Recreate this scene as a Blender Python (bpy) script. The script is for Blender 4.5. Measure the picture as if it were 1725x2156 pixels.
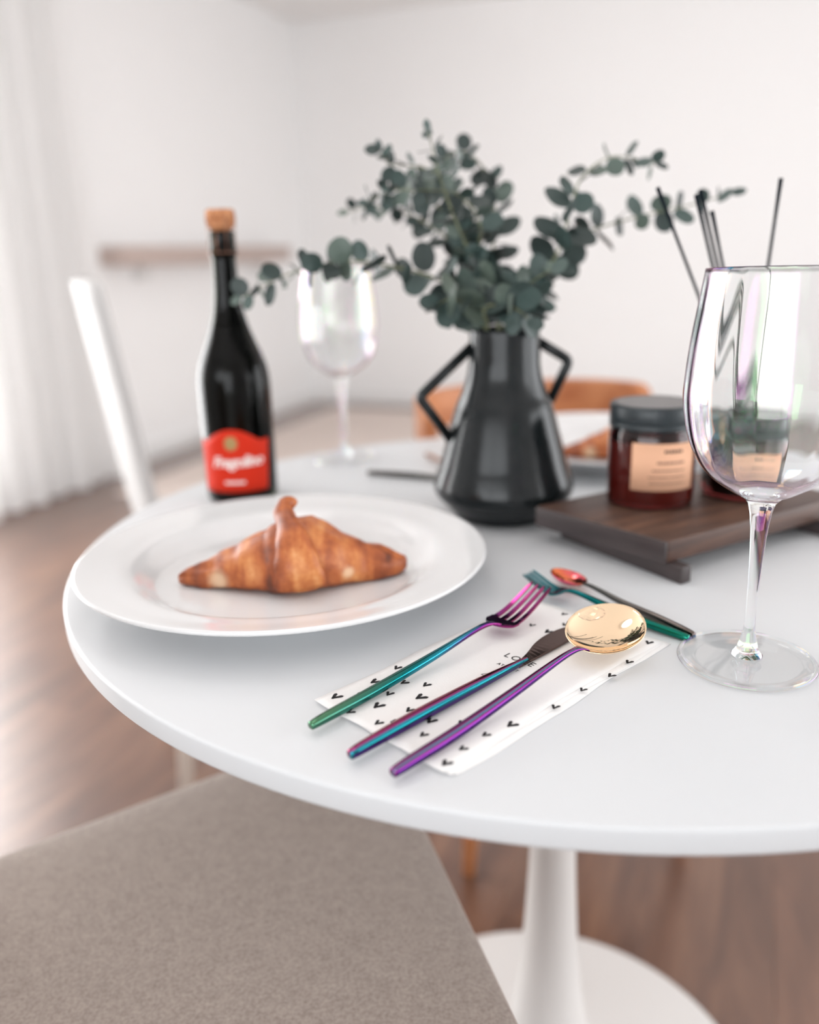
import bpy, bmesh, math, random
from mathutils import Vector, Matrix, Euler
from mathutils.geometry import tessellate_polygon

for o in list(bpy.data.objects):
    bpy.data.objects.remove(o, do_unlink=True)
scene = bpy.context.scene
COL = scene.collection
PI = math.pi
TZ = 0.715                        # height of the table top

# ------------------------------------------------------------------ camera
F_PX, PITCH, ROLL = 1795.7, 0.292935, -0.02513
cam_d = bpy.data.cameras.new('camera')
cam = bpy.data.objects.new('camera', cam_d)
COL.objects.link(cam)
scene.camera = cam
_c, _s = math.cos(PITCH), math.sin(PITCH)
fw = Vector((0, _c, -_s)); r0 = Vector((1, 0, 0)); u0 = Vector((0, _s, _c))
rt = r0 * math.cos(ROLL) + u0 * math.sin(ROLL)
up = u0 * math.cos(ROLL) - r0 * math.sin(ROLL)
M = Matrix((rt, up, -fw)).transposed().to_4x4()
M.translation = Vector((-0.14672, -0.78203, TZ + 0.25631))
cam.matrix_world = M
cam_d.sensor_fit = 'HORIZONTAL'
cam_d.sensor_width = 36.0
cam_d.lens = F_PX / 1725 * 36.0
cam_d.clip_start = 0.02
cam_d.dof.use_dof = True
cam_d.dof.focus_distance = 0.535
cam_d.dof.aperture_fstop = 3.0
cam_d.dof.aperture_blades = 0

# ------------------------------------------------------------------ view and world
vs = scene.view_settings
vs.view_transform = 'Standard'
vs.look = 'None'
vs.gamma = 1.0
vs.use_curve_mapping = False
vs.exposure = 0.37
scene.cycles.use_adaptive_sampling = True
scene.cycles.adaptive_threshold = 0.08
scene.cycles.max_bounces = 8
scene.cycles.transmission_bounces = 8

w = bpy.data.worlds.new('sky')
scene.world = w
w.use_nodes = True
bg = w.node_tree.nodes['Background']
bg.inputs[0].default_value = (0.86, 0.93, 1.0, 1)
bg.inputs[1].default_value = 1.2

# ------------------------------------------------------------------ the room's own frame
UX, UY = 0.37 / math.hypot(0.37, 0.93), 0.93 / math.hypot(0.37, 0.93)
def rm(a, b, z):
    """a metres out from the left wall, b metres in front of the back wall"""
    return Vector((-0.80 + a * UY - b * UX, 5.2 - a * UX - b * UY, z))
ROOM_RZ = math.atan2(-UX, UY)     # heading of the a axis
CEIL = 2.37
ROOM_A, ROOM_B = 5.2, 7.2

def area(name, loc, target, sx, sy, power, color):
    d = bpy.data.lights.new(name, 'AREA')
    d.shape = 'RECTANGLE'; d.size = sx; d.size_y = sy
    d.energy = power; d.color = color
    o = bpy.data.objects.new(name, d); COL.objects.link(o)
    o.location = loc
    o.rotation_euler = (Vector(target) - Vector(loc)).to_track_quat('-Z', 'Y').to_euler()
    return o
# daylight standing in the three window openings
area('daylight_left_window', rm(-0.16, 3.95, 1.00), rm(3, 3.95, 1.00), 2.0, 1.7, 62, (1.0, 0.99, 0.975))
area('daylight_right_window', rm(ROOM_A + 0.16, 3.4, 1.05), rm(0, 3.4, 1.05), 3.5, 1.6, 55, (0.99, 0.995, 1.0))
area('daylight_front_window', rm(2.4, ROOM_B + 0.16, 1.2), rm(2.4, 0, 1.2), 2.6, 1.2, 27, (0.985, 0.99, 1.0))
# ------------------------------------------------------------------ helpers
def link(o, parent=None):
    COL.objects.link(o)
    if parent is not None:
        o.parent = parent
    return o

def mesh_obj(name, verts, faces, mat, parent=None, smooth=True, loc=None, mats=None, fmat=None):
    me = bpy.data.meshes.new(name)
    me.from_pydata([tuple(v) for v in verts], [], faces)
    me.update()
    bm = bmesh.new(); bm.from_mesh(me)
    bmesh.ops.recalc_face_normals(bm, faces=bm.faces)
    bm.to_mesh(me); bm.free()
    if mats:
        for m in mats: me.materials.append(m)
        for p, k in zip(me.polygons, fmat): p.material_index = k
    else:
        me.materials.append(mat)
    for p in me.polygons: p.use_smooth = smooth
    o = bpy.data.objects.new(name, me)
    if loc is not None: o.location = loc
    return link(o, parent)

def smooth_angle(o, deg=35):
    """sharp edges where faces meet at more than deg"""
    bm = bmesh.new(); bm.from_mesh(o.data)
    for e in bm.edges:
        if len(e.link_faces) == 2 and e.calc_face_angle(0) > math.radians(deg):
            e.smooth = False
    bm.to_mesh(o.data); bm.free()
    return o

def thing(name, label, cat, loc=(0, 0, 0), rz=0, group=None):
    o = bpy.data.objects.new(name, None)
    o.empty_display_size = 0.05
    link(o); o.location = loc; o.rotation_euler = (0, 0, rz)
    o['label'] = label; o['category'] = cat
    if group: o['group'] = group
    return o

def tag(o, label, cat, group=None):
    o['label'] = label; o['category'] = cat
    if group: o['group'] = group
    return o

def structure(o):
    o['kind'] = 'structure'
    return o

def box(name, lo, hi, mat, parent=None, bevel=0.0, smooth=False, loc=None):
    x0, y0, z0 = lo; x1, y1, z1 = hi
    v = [(x0,y0,z0),(x1,y0,z0),(x1,y1,z0),(x0,y1,z0),(x0,y0,z1),(x1,y0,z1),(x1,y1,z1),(x0,y1,z1)]
    f = [(0,3,2,1),(4,5,6,7),(0,1,5,4),(1,2,6,5),(2,3,7,6),(3,0,4,7)]
    o = mesh_obj(name, v, f, mat, parent, smooth, loc)
    if bevel:
        bm = bmesh.new(); bm.from_mesh(o.data)
        bmesh.ops.bevel(bm, geom=bm.edges[:] , offset=bevel, segments=3, affect='EDGES', profile=0.5)
        bm.to_mesh(o.data); bm.free()
        for p in o.data.polygons: p.use_smooth = True
        smooth_angle(o, 50)
    return o

def room_box(name, parts, mat):
    """several boxes of one wall, in the room's frame, joined into one mesh"""
    v, f = [], []
    for (a0, b0, z0, a1, b1, z1) in parts:
        n = len(v)
        for (a, b, z) in ((a0,b0,z0),(a1,b0,z0),(a1,b1,z0),(a0,b1,z0),(a0,b0,z1),(a1,b0,z1),(a1,b1,z1),(a0,b1,z1)):
            v.append(rm(a, b, z))
        f += [tuple(n + i for i in q) for q in ((0,3,2,1),(4,5,6,7),(0,1,5,4),(1,2,6,5),(2,3,7,6),(3,0,4,7))]
    return mesh_obj(name, v, f, mat, None, False)

def spline(pts, n):
    """Catmull-Rom through tuples of any length; n samples"""
    P = [tuple(p) for p in pts]; P = [P[0]] + P + [P[-1]]
    m = len(P) - 3; out = []
    for k in range(n):
        t = k / (n - 1) * m; i = min(int(t), m - 1); t -= i
        a, b, c, d = P[i], P[i+1], P[i+2], P[i+3]
        out.append(tuple(0.5*((2*b[j]) + (c[j]-a[j])*t + (2*a[j]-5*b[j]+4*c[j]-d[j])*t*t + (3*b[j]-a[j]-3*c[j]+d[j])*t**3) for j in range(len(b))))
    return out

def lathe_data(prof, seg=64, flute=None):
    v, f = [], []
    rows = []
    for k, (r, z) in enumerate(prof):
        if r < 1e-6:
            rows.append([len(v)]); v.append((0, 0, z)); continue
        row = []
        for i in range(seg):
            a = 2*PI*i/seg
            rr = r + (flute(k, a, r, z) if flute else 0)
            row.append(len(v)); v.append((rr*math.cos(a), rr*math.sin(a), z))
        rows.append(row)
    for A, B in zip(rows, rows[1:]):
        if len(A) == 1 and len(B) == 1: continue
        for i in range(seg):
            j = (i+1) % seg
            if len(A) == 1: f.append((A[0], B[j], B[i]))
            elif len(B) == 1: f.append((A[i], A[j], B[0]))
            else: f.append((A[i], A[j], B[j], B[i]))
    return v, f

def lathe(name, prof, mat, parent=None, seg=64, flute=None, loc=None, sharp=40):
    v, f = lathe_data(prof, seg, flute)
    o = mesh_obj(name, v, f, mat, parent, True, loc)
    if sharp: smooth_angle(o, sharp)
    return o

def tube_data(path, radii, seg=10, cap=True, squash=None, up=Vector((0, 0, 1))):
    """swept tube; radii number or (rx, ry) per point; frames kept upright against `up`"""
    P = [Vector(p) for p in path]
    v, f = [], []
    n = len(P)
    side = None
    for k, p in enumerate(P):
        t = (P[min(k+1, n-1)] - P[max(k-1, 0)]).normalized()
        s = t.cross(up)
        if s.length < 1e-3: s = side if side is not None else t.orthogonal()
        s.normalize()
        if side is not None and s.dot(side) < 0 and abs(t.dot(up)) > 0.9: s = -s
        side = s
        q = s.cross(t).normalized()
        r = radii[k] if hasattr(radii, '__len__') else radii
        rx, ry = r if hasattr(r, '__len__') else (r, r)
        for i in range(seg):
            a = 2*PI*i/seg
            v.append(p + s*(rx*math.cos(a)) + q*(ry*math.sin(a)))
    for k in range(n-1):
        for i in range(seg):
            j = (i+1) % seg
            f.append((k*seg+i, k*seg+j, (k+1)*seg+j, (k+1)*seg+i))
    if cap:
        f.append(tuple(range(seg-1, -1, -1)))
        f.append(tuple((n-1)*seg+i for i in range(seg)))
    return v, f

def tube(name, path, radii, mat, parent=None, seg=10, loc=None, **k):
    v, f = tube_data(path, radii, seg, **k)
    return mesh_obj(name, v, f, mat, parent, True, loc)

def prism_data(outline, z0, z1):
    n = len(outline)
    v = [(x, y, z0) for x, y in outline] + [(x, y, z1) for x, y in outline]
    f = [tuple(range(n-1, -1, -1)), tuple(range(n, 2*n))]
    f += [(i, (i+1) % n, n+(i+1) % n, n+i) for i in range(n)]
    return v, f

def solidify(o, t, offset=-1):
    m = o.modifiers.new('thickness', 'SOLIDIFY'); m.thickness = t; m.offset = offset
    return o
def subsurf(o, n=2):
    m = o.modifiers.new('smooth', 'SUBSURF'); m.levels = n; m.render_levels = n
    return o

def text_data(s, size, shear=0.0, bold=0.0, spacing=1.0):
    """flat letter outlines as mesh data: x along the line, centred on the origin"""
    cu = bpy.data.curves.new('letters', 'FONT')
    cu.body = s; cu.size = size; cu.shear = shear; cu.offset = bold
    cu.space_character = spacing
    cu.align_x = 'CENTER'; cu.align_y = 'CENTER'
    cu.resolution_u = 3
    o = bpy.data.objects.new('letters', cu); COL.objects.link(o)
    dg = bpy.context.evaluated_depsgraph_get()
    me = o.evaluated_get(dg).to_mesh()
    bm = bmesh.new(); bm.from_mesh(me)
    bmesh.ops.triangulate(bm, faces=bm.faces)
    bmesh.ops.remove_doubles(bm, verts=bm.verts, dist=1e-6)
    vs_ = [tuple(q.co) for q in bm.verts]
    bm.verts.index_update()
    fs = [tuple(q.index for q in p.verts) for p in bm.faces]
    bm.free()
    o.evaluated_get(dg).to_mesh_clear()
    bpy.data.objects.remove(o, do_unlink=True)
    bpy.data.curves.remove(cu)
    return vs_, fs

# ------------------------------------------------------------------ materials
def srgb(r, g, b):
    def c(x):
        x /= 255.0
        return x/12.92 if x <= 0.04045 else ((x+0.055)/1.055)**2.4
    return (c(r), c(g), c(b), 1.0)

def mat(name, color, rough=0.5, metal=0.0, **kw):
    m = bpy.data.materials.new(name); m.use_nodes = True
    b = m.node_tree.nodes['Principled BSDF']
    b.inputs['Base Color'].default_value = color
    b.inputs['Roughness'].default_value = rough
    b.inputs['Metallic'].default_value = metal
    for k, val in kw.items():
        b.inputs[k.replace('_', ' ')].default_value = val
    return m

def nd(m, t, **kw):
    n = m.node_tree.nodes.new(t)
    for k, v in kw.items(): setattr(n, k, v)
    return n
def lk(m, a, b): m.node_tree.links.new(a, b)
def bsdf(m): return m.node_tree.nodes['Principled BSDF']

def ramp(m, stops, fac, interp='LINEAR'):
    n = nd(m, 'ShaderNodeValToRGB'); n.color_ramp.interpolation = interp
    e = n.color_ramp.elements
    while len(e) < len(stops): e.new(0.5)
    for q, (p, c) in zip(e, stops): q.position = p; q.color = c
    lk(m, fac, n.inputs[0])
    return n

def noise_color(m, stops, scale, coord='Object', stretch=(1, 1, 1), detail=4, rough=0.55, distort=0.0):
    tc = nd(m, 'ShaderNodeTexCoord'); mp = nd(m, 'ShaderNodeMapping')
    mp.inputs['Scale'].default_value = stretch
    lk(m, tc.outputs[coord], mp.inputs[0])
    n = nd(m, 'ShaderNodeTexNoise')
    n.inputs['Scale'].default_value = scale; n.inputs['Detail'].default_value = detail
    n.inputs['Roughness'].default_value = rough; n.inputs['Distortion'].default_value = distort
    lk(m, mp.outputs[0], n.inputs['Vector'])
    rp = ramp(m, stops, n.outputs[0])
    lk(m, rp.outputs[0], bsdf(m).inputs['Base Color'])
    return n, rp, mp

def bump(m, height, strength=0.3, dist=0.001):
    b = nd(m, 'ShaderNodeBump')
    b.inputs['Strength'].default_value = strength; b.inputs['Distance'].default_value = dist
    lk(m, height, b.inputs['Height'])
    lk(m, b.outputs[0], bsdf(m).inputs['Normal'])
    return b

M_wall = mat('wall_paint', (0.80, 0.775, 0.765, 1), 0.9)
n_, _, _ = noise_color(M_wall, [(0.3, (0.920, 0.914, 0.910, 1)), (0.7, (0.930, 0.924, 0.920, 1))], 3.0)
M_ceil = mat('ceiling_paint', (0.93, 0.917, 0.908, 1), 0.95)
M_trim = mat('trim_white', (0.82, 0.81, 0.80, 1), 0.5)
M_shelf = mat('shelf_taupe', srgb(190, 172, 164), 0.6)

M_floor = mat('floor_wood', srgb(140, 105, 85), 0.30, Specular_IOR_Level=0.8, Coat_Weight=0.6, Coat_Roughness=0.22)
n_, rp_, mp_ = noise_color(M_floor, [(0.28, srgb(80, 54, 42)), (0.5, srgb(110, 77, 60)), (0.72, srgb(136, 100, 78))], 5.0, stretch=(3.5, 0.5, 3.5), detail=6, rough=0.6, distort=0.6)
oi = nd(M_floor, 'ShaderNodeObjectInfo'); hs = nd(M_floor, 'ShaderNodeHueSaturation')
ma = nd(M_floor, 'ShaderNodeMath', operation='MULTIPLY_ADD')
ma.inputs[1].default_value = 0.16; ma.inputs[2].default_value = 0.90
lk(M_floor, oi.outputs['Random'], ma.inputs[0]); lk(M_floor, ma.outputs[0], hs.inputs['Value'])
lk(M_floor, rp_.outputs[0], hs.inputs['Color']); lk(M_floor, hs.outputs[0], bsdf(M_floor).inputs['Base Color'])
ad = nd(M_floor, 'ShaderNodeVectorMath', operation='ADD')
lk(M_floor, oi.outputs['Random'], ad.inputs[0]);
tcn = [n for n in M_floor.node_tree.nodes if n.type == 'TEX_COORD'][0]
lk(M_floor, tcn.outputs['Object'], ad.inputs[1]); lk(M_floor, ad.outputs[0], mp_.inputs[0])
M_glare = mat('glare_pale_beige', srgb(222, 208, 199), 0.95)  # pale colour standing in for glare on the far floor
n_, _, _ = noise_color(M_glare, [(0.3, srgb(214, 199, 190)), (0.7, srgb(228, 214, 206))], 60)
bump(M_glare, n_.outputs[0], 0.5, 0.004)
M_underfloor = mat('floor_base', srgb(70, 52, 44), 0.9)

M_table = mat('table_white_lacquer', (0.655, 0.668, 0.682, 1), 0.36)
M_pedestal = mat('pedestal_white', (0.69, 0.665, 0.645, 1), 0.38)
M_porcelain = mat('porcelain', (0.74, 0.742, 0.745, 1), 0.12, Coat_Weight=0.3)
M_vase = mat('vase_black_glaze', (0.018, 0.021, 0.023, 1), 0.18, Specular_IOR_Level=0.32)
n_, _, _ = noise_color(M_vase, [(0.3, (0.007, 0.010, 0.011, 1)), (0.7, (0.014, 0.016, 0.017, 1))], 40)
bump(M_vase, n_.outputs[0], 0.03, 0.0004)
M_whiteplastic = mat('chair_white_plastic', (0.52, 0.508, 0.50, 1), 0.6)
M_legbeige = mat('chair_leg_cream', srgb(215, 202, 190), 0.5)

M_fabric = mat('grey_fabric', srgb(150, 134, 124), 0.95, Sheen_Weight=0.3)
def weave(m, c0, c1, scale):
    tc = nd(m, 'ShaderNodeTexCoord')
    w1 = nd(m, 'ShaderNodeTexWave', bands_direction='X'); w2 = nd(m, 'ShaderNodeTexWave', bands_direction='Y')
    ns = nd(m, 'ShaderNodeTexNoise'); ns.inputs['Scale'].default_value = scale*0.9; ns.inputs['Detail'].default_value = 3
    nl = nd(m, 'ShaderNodeTexNoise'); nl.inputs['Scale'].default_value = 90; nl.inputs['Detail'].default_value = 4
    for q in (w1, w2):
        q.inputs['Scale'].default_value = scale; q.inputs['Distortion'].default_value = 1.5
        q.inputs['Detail'].default_value = 1; q.inputs['Detail Scale'].default_value = 1.0
        lk(m, tc.outputs['Object'], q.inputs['Vector'])
    lk(m, tc.outputs['Object'], ns.inputs['Vector']); lk(m, tc.outputs['Object'], nl.inputs['Vector'])
    mx = nd(m, 'ShaderNodeMath', operation='MULTIPLY'); lk(m, w1.outputs['Fac'], mx.inputs[0]); lk(m, w2.outputs['Fac'], mx.inputs[1])
    a1 = nd(m, 'ShaderNodeMath', operation='MULTIPLY_ADD'); a1.inputs[1].default_value = 0.45
    lk(m, mx.outputs[0], a1.inputs[0]); 
    h1 = nd(m, 'ShaderNodeMath', operation='MULTIPLY_ADD'); h1.inputs[1].default_value = 0.5
    lk(m, ns.outputs[0], h1.inputs[0]); 
    h2 = nd(m, 'ShaderNodeMath', operation='MULTIPLY'); h2.inputs[1].default_value = 0.22; lk(m, nl.outputs[0], h2.inputs[0])
    lk(m, h2.outputs[0], h1.inputs[2]); lk(m, h1.outputs[0], a1.inputs[2])
    rp = ramp(m, [(0.25, c0), (0.66, c1)], a1.outputs[0]); lk(m, rp.outputs[0], bsdf(m).inputs['Base Color'])
    bump(m, a1.outputs[0], 0.5, 0.0006)
weave(M_fabric, srgb(122, 106, 98), srgb(182, 168, 157), 420)

M_chairwood = mat('honey_wood', srgb(190, 120, 76), 0.45)
noise_color(M_chairwood, [(0.3, srgb(168, 100, 60)), (0.7, srgb(204, 138, 92))], 9, stretch=(0.6, 4, 4))
M_darkleg = mat('dark_wood', srgb(70, 52, 42), 0.5)

M_board = mat('board_walnut', srgb(72, 52, 44), 0.42, Specular_IOR_Level=0.35)
n_, _, _ = noise_color(M_board, [(0.2, srgb(44, 31, 28)), (0.5, srgb(80, 58, 49)), (0.8, srgb(122, 88, 70))], 18, stretch=(0.35, 3.0, 3.0), detail=7, rough=0.65, distort=0.5)
bump(M_board, n_.outputs[0], 0.35, 0.001)
M_boardleg = mat('board_foot_charcoal', srgb(58, 50, 50), 0.4)
n_, _, _ = noise_color(M_boardleg, [(0.3, srgb(44, 37, 38)), (0.7, srgb(74, 64, 63))], 30, stretch=(1, 0.3, 2), detail=6)
bump(M_boardleg, n_.outputs[0], 0.4, 0.0008)

M_glass = mat('iridescent_clear_glass', (1, 1, 1, 1), 0.0, Transmission_Weight=1.0, IOR=1.27, Thin_Film_Thickness=460.0, Thin_Film_IOR=1.47)
M_footglass = bpy.data.materials.new('thin_clear_glass'); M_footglass.use_nodes = True
_n = M_footglass.node_tree; _n.nodes.remove(_n.nodes['Principled BSDF'])
_t = nd(M_footglass, 'ShaderNodeBsdfTransparent'); _t.inputs[0].default_value = (0.985, 0.99, 0.99, 1)
_g = nd(M_footglass, 'ShaderNodeBsdfGlossy'); _g.inputs['Roughness'].default_value = 0.03; _g.inputs[0].default_value = (1, 1, 1, 1)
_lw = nd(M_footglass, 'ShaderNodeLayerWeight'); _lw.inputs[0].default_value = 0.5
_p = nd(M_footglass, 'ShaderNodeMath', operation='POWER'); _p.inputs[1].default_value = 4.0; lk(M_footglass, _lw.outputs['Facing'], _p.inputs[0])
_f = nd(M_footglass, 'ShaderNodeMath', operation='MULTIPLY_ADD'); _f.inputs[1].default_value = 0.9; _f.inputs[2].default_value = 0.045; lk(M_footglass, _p.outputs[0], _f.inputs[0])
_m = nd(M_footglass, 'ShaderNodeMixShader')
lk(M_footglass, _f.outputs[0], _m.inputs[0]); lk(M_footglass, _t.outputs[0], _m.inputs[1]); lk(M_footglass, _g.outputs[0], _m.inputs[2])
lk(M_footglass, _m.outputs[0], _n.nodes['Material Output'].inputs[0])
M_bottle = mat('bottle_dark_green_glass', srgb(22, 26, 14), 0.13, Transmission_Weight=1.0, IOR=1.28)
M_wine = mat('red_wine', (0.004, 0.002, 0.003, 1), 0.3)
M_cork = mat('cork', srgb(186, 124, 82), 0.85)
n_, _, _ = noise_color(M_cork, [(0.3, srgb(150, 92, 58)), (0.55, srgb(194, 132, 90)), (0.8, srgb(214, 160, 118))], 160, detail=5)
bump(M_cork, n_.outputs[0], 0.5, 0.001)
M_wire = mat('copper_wire', srgb(150, 110, 90), 0.35, 0.9)
M_redlabel = mat('label_red', srgb(214, 48, 22), 0.6, Specular_IOR_Level=0.2)
M_labelwhite = mat('label_white_print', srgb(245, 225, 220), 0.6)
M_gold = mat('label_gold', srgb(170, 140, 90), 0.45, 0.3)
M_amber = mat('amber_glass', srgb(112, 46, 44), 0.06, Transmission_Weight=1.0, IOR=1.5)
M_wax = mat('candle_wax', srgb(225, 170, 150), 0.6)
M_lid = mat('lid_black_teal', srgb(38, 46, 50), 0.38)
M_lidtop = mat('lid_top_grey', srgb(120, 118, 118), 0.4, 0.3)
M_kraft = mat('label_kraft', srgb(222, 172, 140), 0.8)
M_ink = mat('ink_black', srgb(26, 22, 24), 0.8)
M_inksoft = mat('ink_brown', srgb(120, 88, 74), 0.8)
M_reed = mat('reed_black', srgb(16, 24, 32), 0.7, Specular_IOR_Level=0.1)

M_napkin = mat('napkin_paper', (0.82, 0.80, 0.785, 1), 0.95)
tc = nd(M_napkin, 'ShaderNodeTexCoord')
vr = nd(M_napkin, 'ShaderNodeTexVoronoi'); vr.inputs['Scale'].default_value = 900
lk(M_napkin, tc.outputs['Object'], vr.inputs['Vector'])
bump(M_napkin, vr.outputs['Distance'], 0.25, 0.0003)

M_leaf = mat('eucalyptus_leaf', srgb(78, 98, 90), 0.5)
tc = nd(M_leaf, 'ShaderNodeTexCoord'); oi = nd(M_leaf, 'ShaderNodeObjectInfo')
rp = ramp(M_leaf, [(0.0, srgb(42, 52, 50)), (0.45, srgb(58, 72, 69)), (0.75, srgb(68, 86, 82)), (1.0, srgb(100, 113, 102))], oi.outputs['Random'])
lk(M_leaf, rp.outputs[0], bsdf(M_leaf).inputs['Base Color'])
M_stem = mat('eucalyptus_stem', srgb(118, 122, 92), 0.6)

M_crust = mat('croissant_crust', srgb(180, 100, 50), 0.45)
def crust(m):
    tc = nd(m, 'ShaderNodeTexCoord')
    mp = nd(m, 'ShaderNodeMapping'); mp.inputs['Scale'].default_value = (70, 14, 9)
    lk(m, tc.outputs['Object'], mp.inputs[0])
    n1 = nd(m, 'ShaderNodeTexNoise'); n1.inputs['Scale'].default_value = 1.0; n1.inputs['Detail'].default_value = 4
    lk(m, mp.outputs[0], n1.inputs['Vector'])
    n2 = nd(m, 'ShaderNodeTexNoise'); n2.inputs['Scale'].default_value = 48; n2.inputs['Detail'].default_value = 6; n2.inputs['Roughness'].default_value = 0.65
    lk(m, tc.outputs['Object'], n2.inputs['Vector'])
    a = nd(m, 'ShaderNodeMath', operation='MULTIPLY_ADD'); a.inputs[1].default_value = 0.55
    b = nd(m, 'ShaderNodeMath', operation='MULTIPLY'); b.inputs[1].default_value = 0.50
    lk(m, n2.outputs[0], b.inputs[0]); lk(m, n1.outputs[0], a.inputs[0]); lk(m, b.outputs[0], a.inputs[2])
    rp = ramp(m, [(0.38, srgb(92, 42, 22)), (0.47, srgb(146, 72, 34)), (0.55, srgb(178, 97, 48)), (0.64, srgb(206, 132, 74)), (0.74, srgb(228, 176, 124))], a.outputs[0])
    cur = rp.outputs[0]
    for (c, r_in, r_out) in (((-0.060, -0.019, 0.008), 0.002, 0.0120), ((0.042, -0.028, 0.013), 0.001, 0.0072)):
        ds = nd(m, 'ShaderNodeVectorMath', operation='DISTANCE'); ds.inputs[1].default_value = c
        wv_ = nd(m, 'ShaderNodeVectorMath', operation='MULTIPLY_ADD'); wv_.inputs[1].default_value = (0.008, 0.008, 0.008)
        lk(m, n2.outputs['Color'], wv_.inputs[0]); lk(m, tc.outputs['Object'], wv_.inputs[2])
        sb_ = nd(m, 'ShaderNodeVectorMath', operation='SUBTRACT'); sb_.inputs[1].default_value = (0.004, 0.004, 0.004)
        lk(m, wv_.outputs[0], sb_.inputs[0]); lk(m, sb_.outputs[0], ds.inputs[0])
        mr = nd(m, 'ShaderNodeMapRange'); mr.interpolation_type = 'SMOOTHSTEP'
        mr.inputs[1].default_value = r_in; mr.inputs[2].default_value = r_out; mr.inputs[3].default_value = 0.75; mr.inputs[4].default_value = 0.0
        lk(m, ds.outputs['Value'], mr.inputs[0])
        mx = nd(m, 'ShaderNodeMix', data_type='RGBA')
        lk(m, mr.outputs[0], mx.inputs[0]); lk(m, cur, mx.inputs[6]); mx.inputs[7].default_value = srgb(238, 206, 170)
        cur = mx.outputs[2]
    lk(m, cur, bsdf(m).inputs['Base Color'])
    bump(m, a.outputs[0], 0.6, 0.002)
crust(M_crust)

def titanium(name, stops, kx, ky, kz, off, rough=0.10):
    """rainbow titanium coating: its hue drifts along the piece (x) and round the section (surface direction)"""
    m = mat(name, (1, 1, 1, 1), rough, 1.0)
    tc = nd(m, 'ShaderNodeTexCoord')
    s1 = nd(m, 'ShaderNodeSeparateXYZ'); s2 = nd(m, 'ShaderNodeSeparateXYZ')
    lk(m, tc.outputs['Object'], s1.inputs[0]); lk(m, tc.outputs['Normal'], s2.inputs[0])
    cur = None
    for sock, k in ((s1.outputs[0], kx), (s2.outputs[1], ky), (s2.outputs[2], kz)):
        a = nd(m, 'ShaderNodeMath', operation='MULTIPLY_ADD'); a.inputs[1].default_value = k
        lk(m, sock, a.inputs[0])
        if cur is None: a.inputs[2].default_value = off
        else: lk(m, cur, a.inputs[2])
        cur = a.outputs[0]
    rp = ramp(m, stops, cur)
    lk(m, rp.outputs[0], bsdf(m).inputs['Base Color'])
    return m
GREEN, TEAL, CYAN, VIOLET, MAGENTA, ROSE, PEACH, GOLD = (srgb(84, 128, 98), srgb(16, 104, 106), srgb(56, 146, 170), srgb(74, 40, 114),
    srgb(142, 48, 116), srgb(170, 74, 106), srgb(214, 134, 114), srgb(226, 182, 130))
M_fork = titanium('titanium_fork', [(0.0, GREEN), (0.35, TEAL), (0.55, CYAN), (0.66, VIOLET), (0.78, MAGENTA), (1.0, ROSE)], 4.4, -0.10, -0.06, 0.0)
M_knife = titanium('titanium_knife', [(0.0, VIOLET), (0.12, TEAL), (0.40, CYAN), (0.52, MAGENTA), (0.70, srgb(150, 60, 90)), (0.85, PEACH), (1.0, srgb(120, 90, 90))], 0.5, 0.42, 0.22, 0.40)
M_spoon = titanium('titanium_spoon', [(0.0, VIOLET), (0.22, MAGENTA), (0.42, CYAN), (0.50, MAGENTA), (0.62, srgb(120, 40, 110)), (0.80, srgb(130, 50, 90)), (1.0, srgb(150, 70, 100))], 0.2, 0.45, 0.1, 0.42)
M_bowlgold = mat('titanium_gold_bowl', srgb(248, 222, 188), 0.04, 1.0)
M_blade = mat('titanium_dark_blade', srgb(92, 74, 70), 0.10, 1.0)
M_fork2 = titanium('titanium_dessert_fork', [(0.0, srgb(30, 120, 100)), (0.5, TEAL), (0.8, srgb(50, 120, 130)), (1.0, srgb(70, 150, 160))], 6.0, -0.1, -0.05, 0.1)
M_teaspoon = titanium('titanium_teaspoon', [(0.0, srgb(110, 100, 96)), (0.6, srgb(90, 92, 90)), (1.0, srgb(120, 110, 100))], 6.0, -0.1, -0.05, 0.1)
M_teabowl = titanium('titanium_copper_bowl', [(0.0, srgb(240, 150, 80)), (0.6, srgb(226, 120, 84)), (1.0, srgb(220, 70, 140))], 0.0, 0.5, 0.0, 0.5, 0.06)

M_curtain = mat('sheer_curtain', (0.90, 0.895, 0.89, 1), 0.9)
_nt = M_curtain.node_tree
_tr = nd(M_curtain, 'ShaderNodeBsdfTranslucent'); _tr.inputs[0].default_value = (0.92, 0.91, 0.90, 1)
_mx = nd(M_curtain, 'ShaderNodeMixShader'); _mx.inputs[0].default_value = 0.45
lk(M_curtain, bsdf(M_curtain).outputs[0], _mx.inputs[1]); lk(M_curtain, _tr.outputs[0], _mx.inputs[2])
lk(M_curtain, _mx.outputs[0], _nt.nodes['Material Output'].inputs[0])

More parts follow.
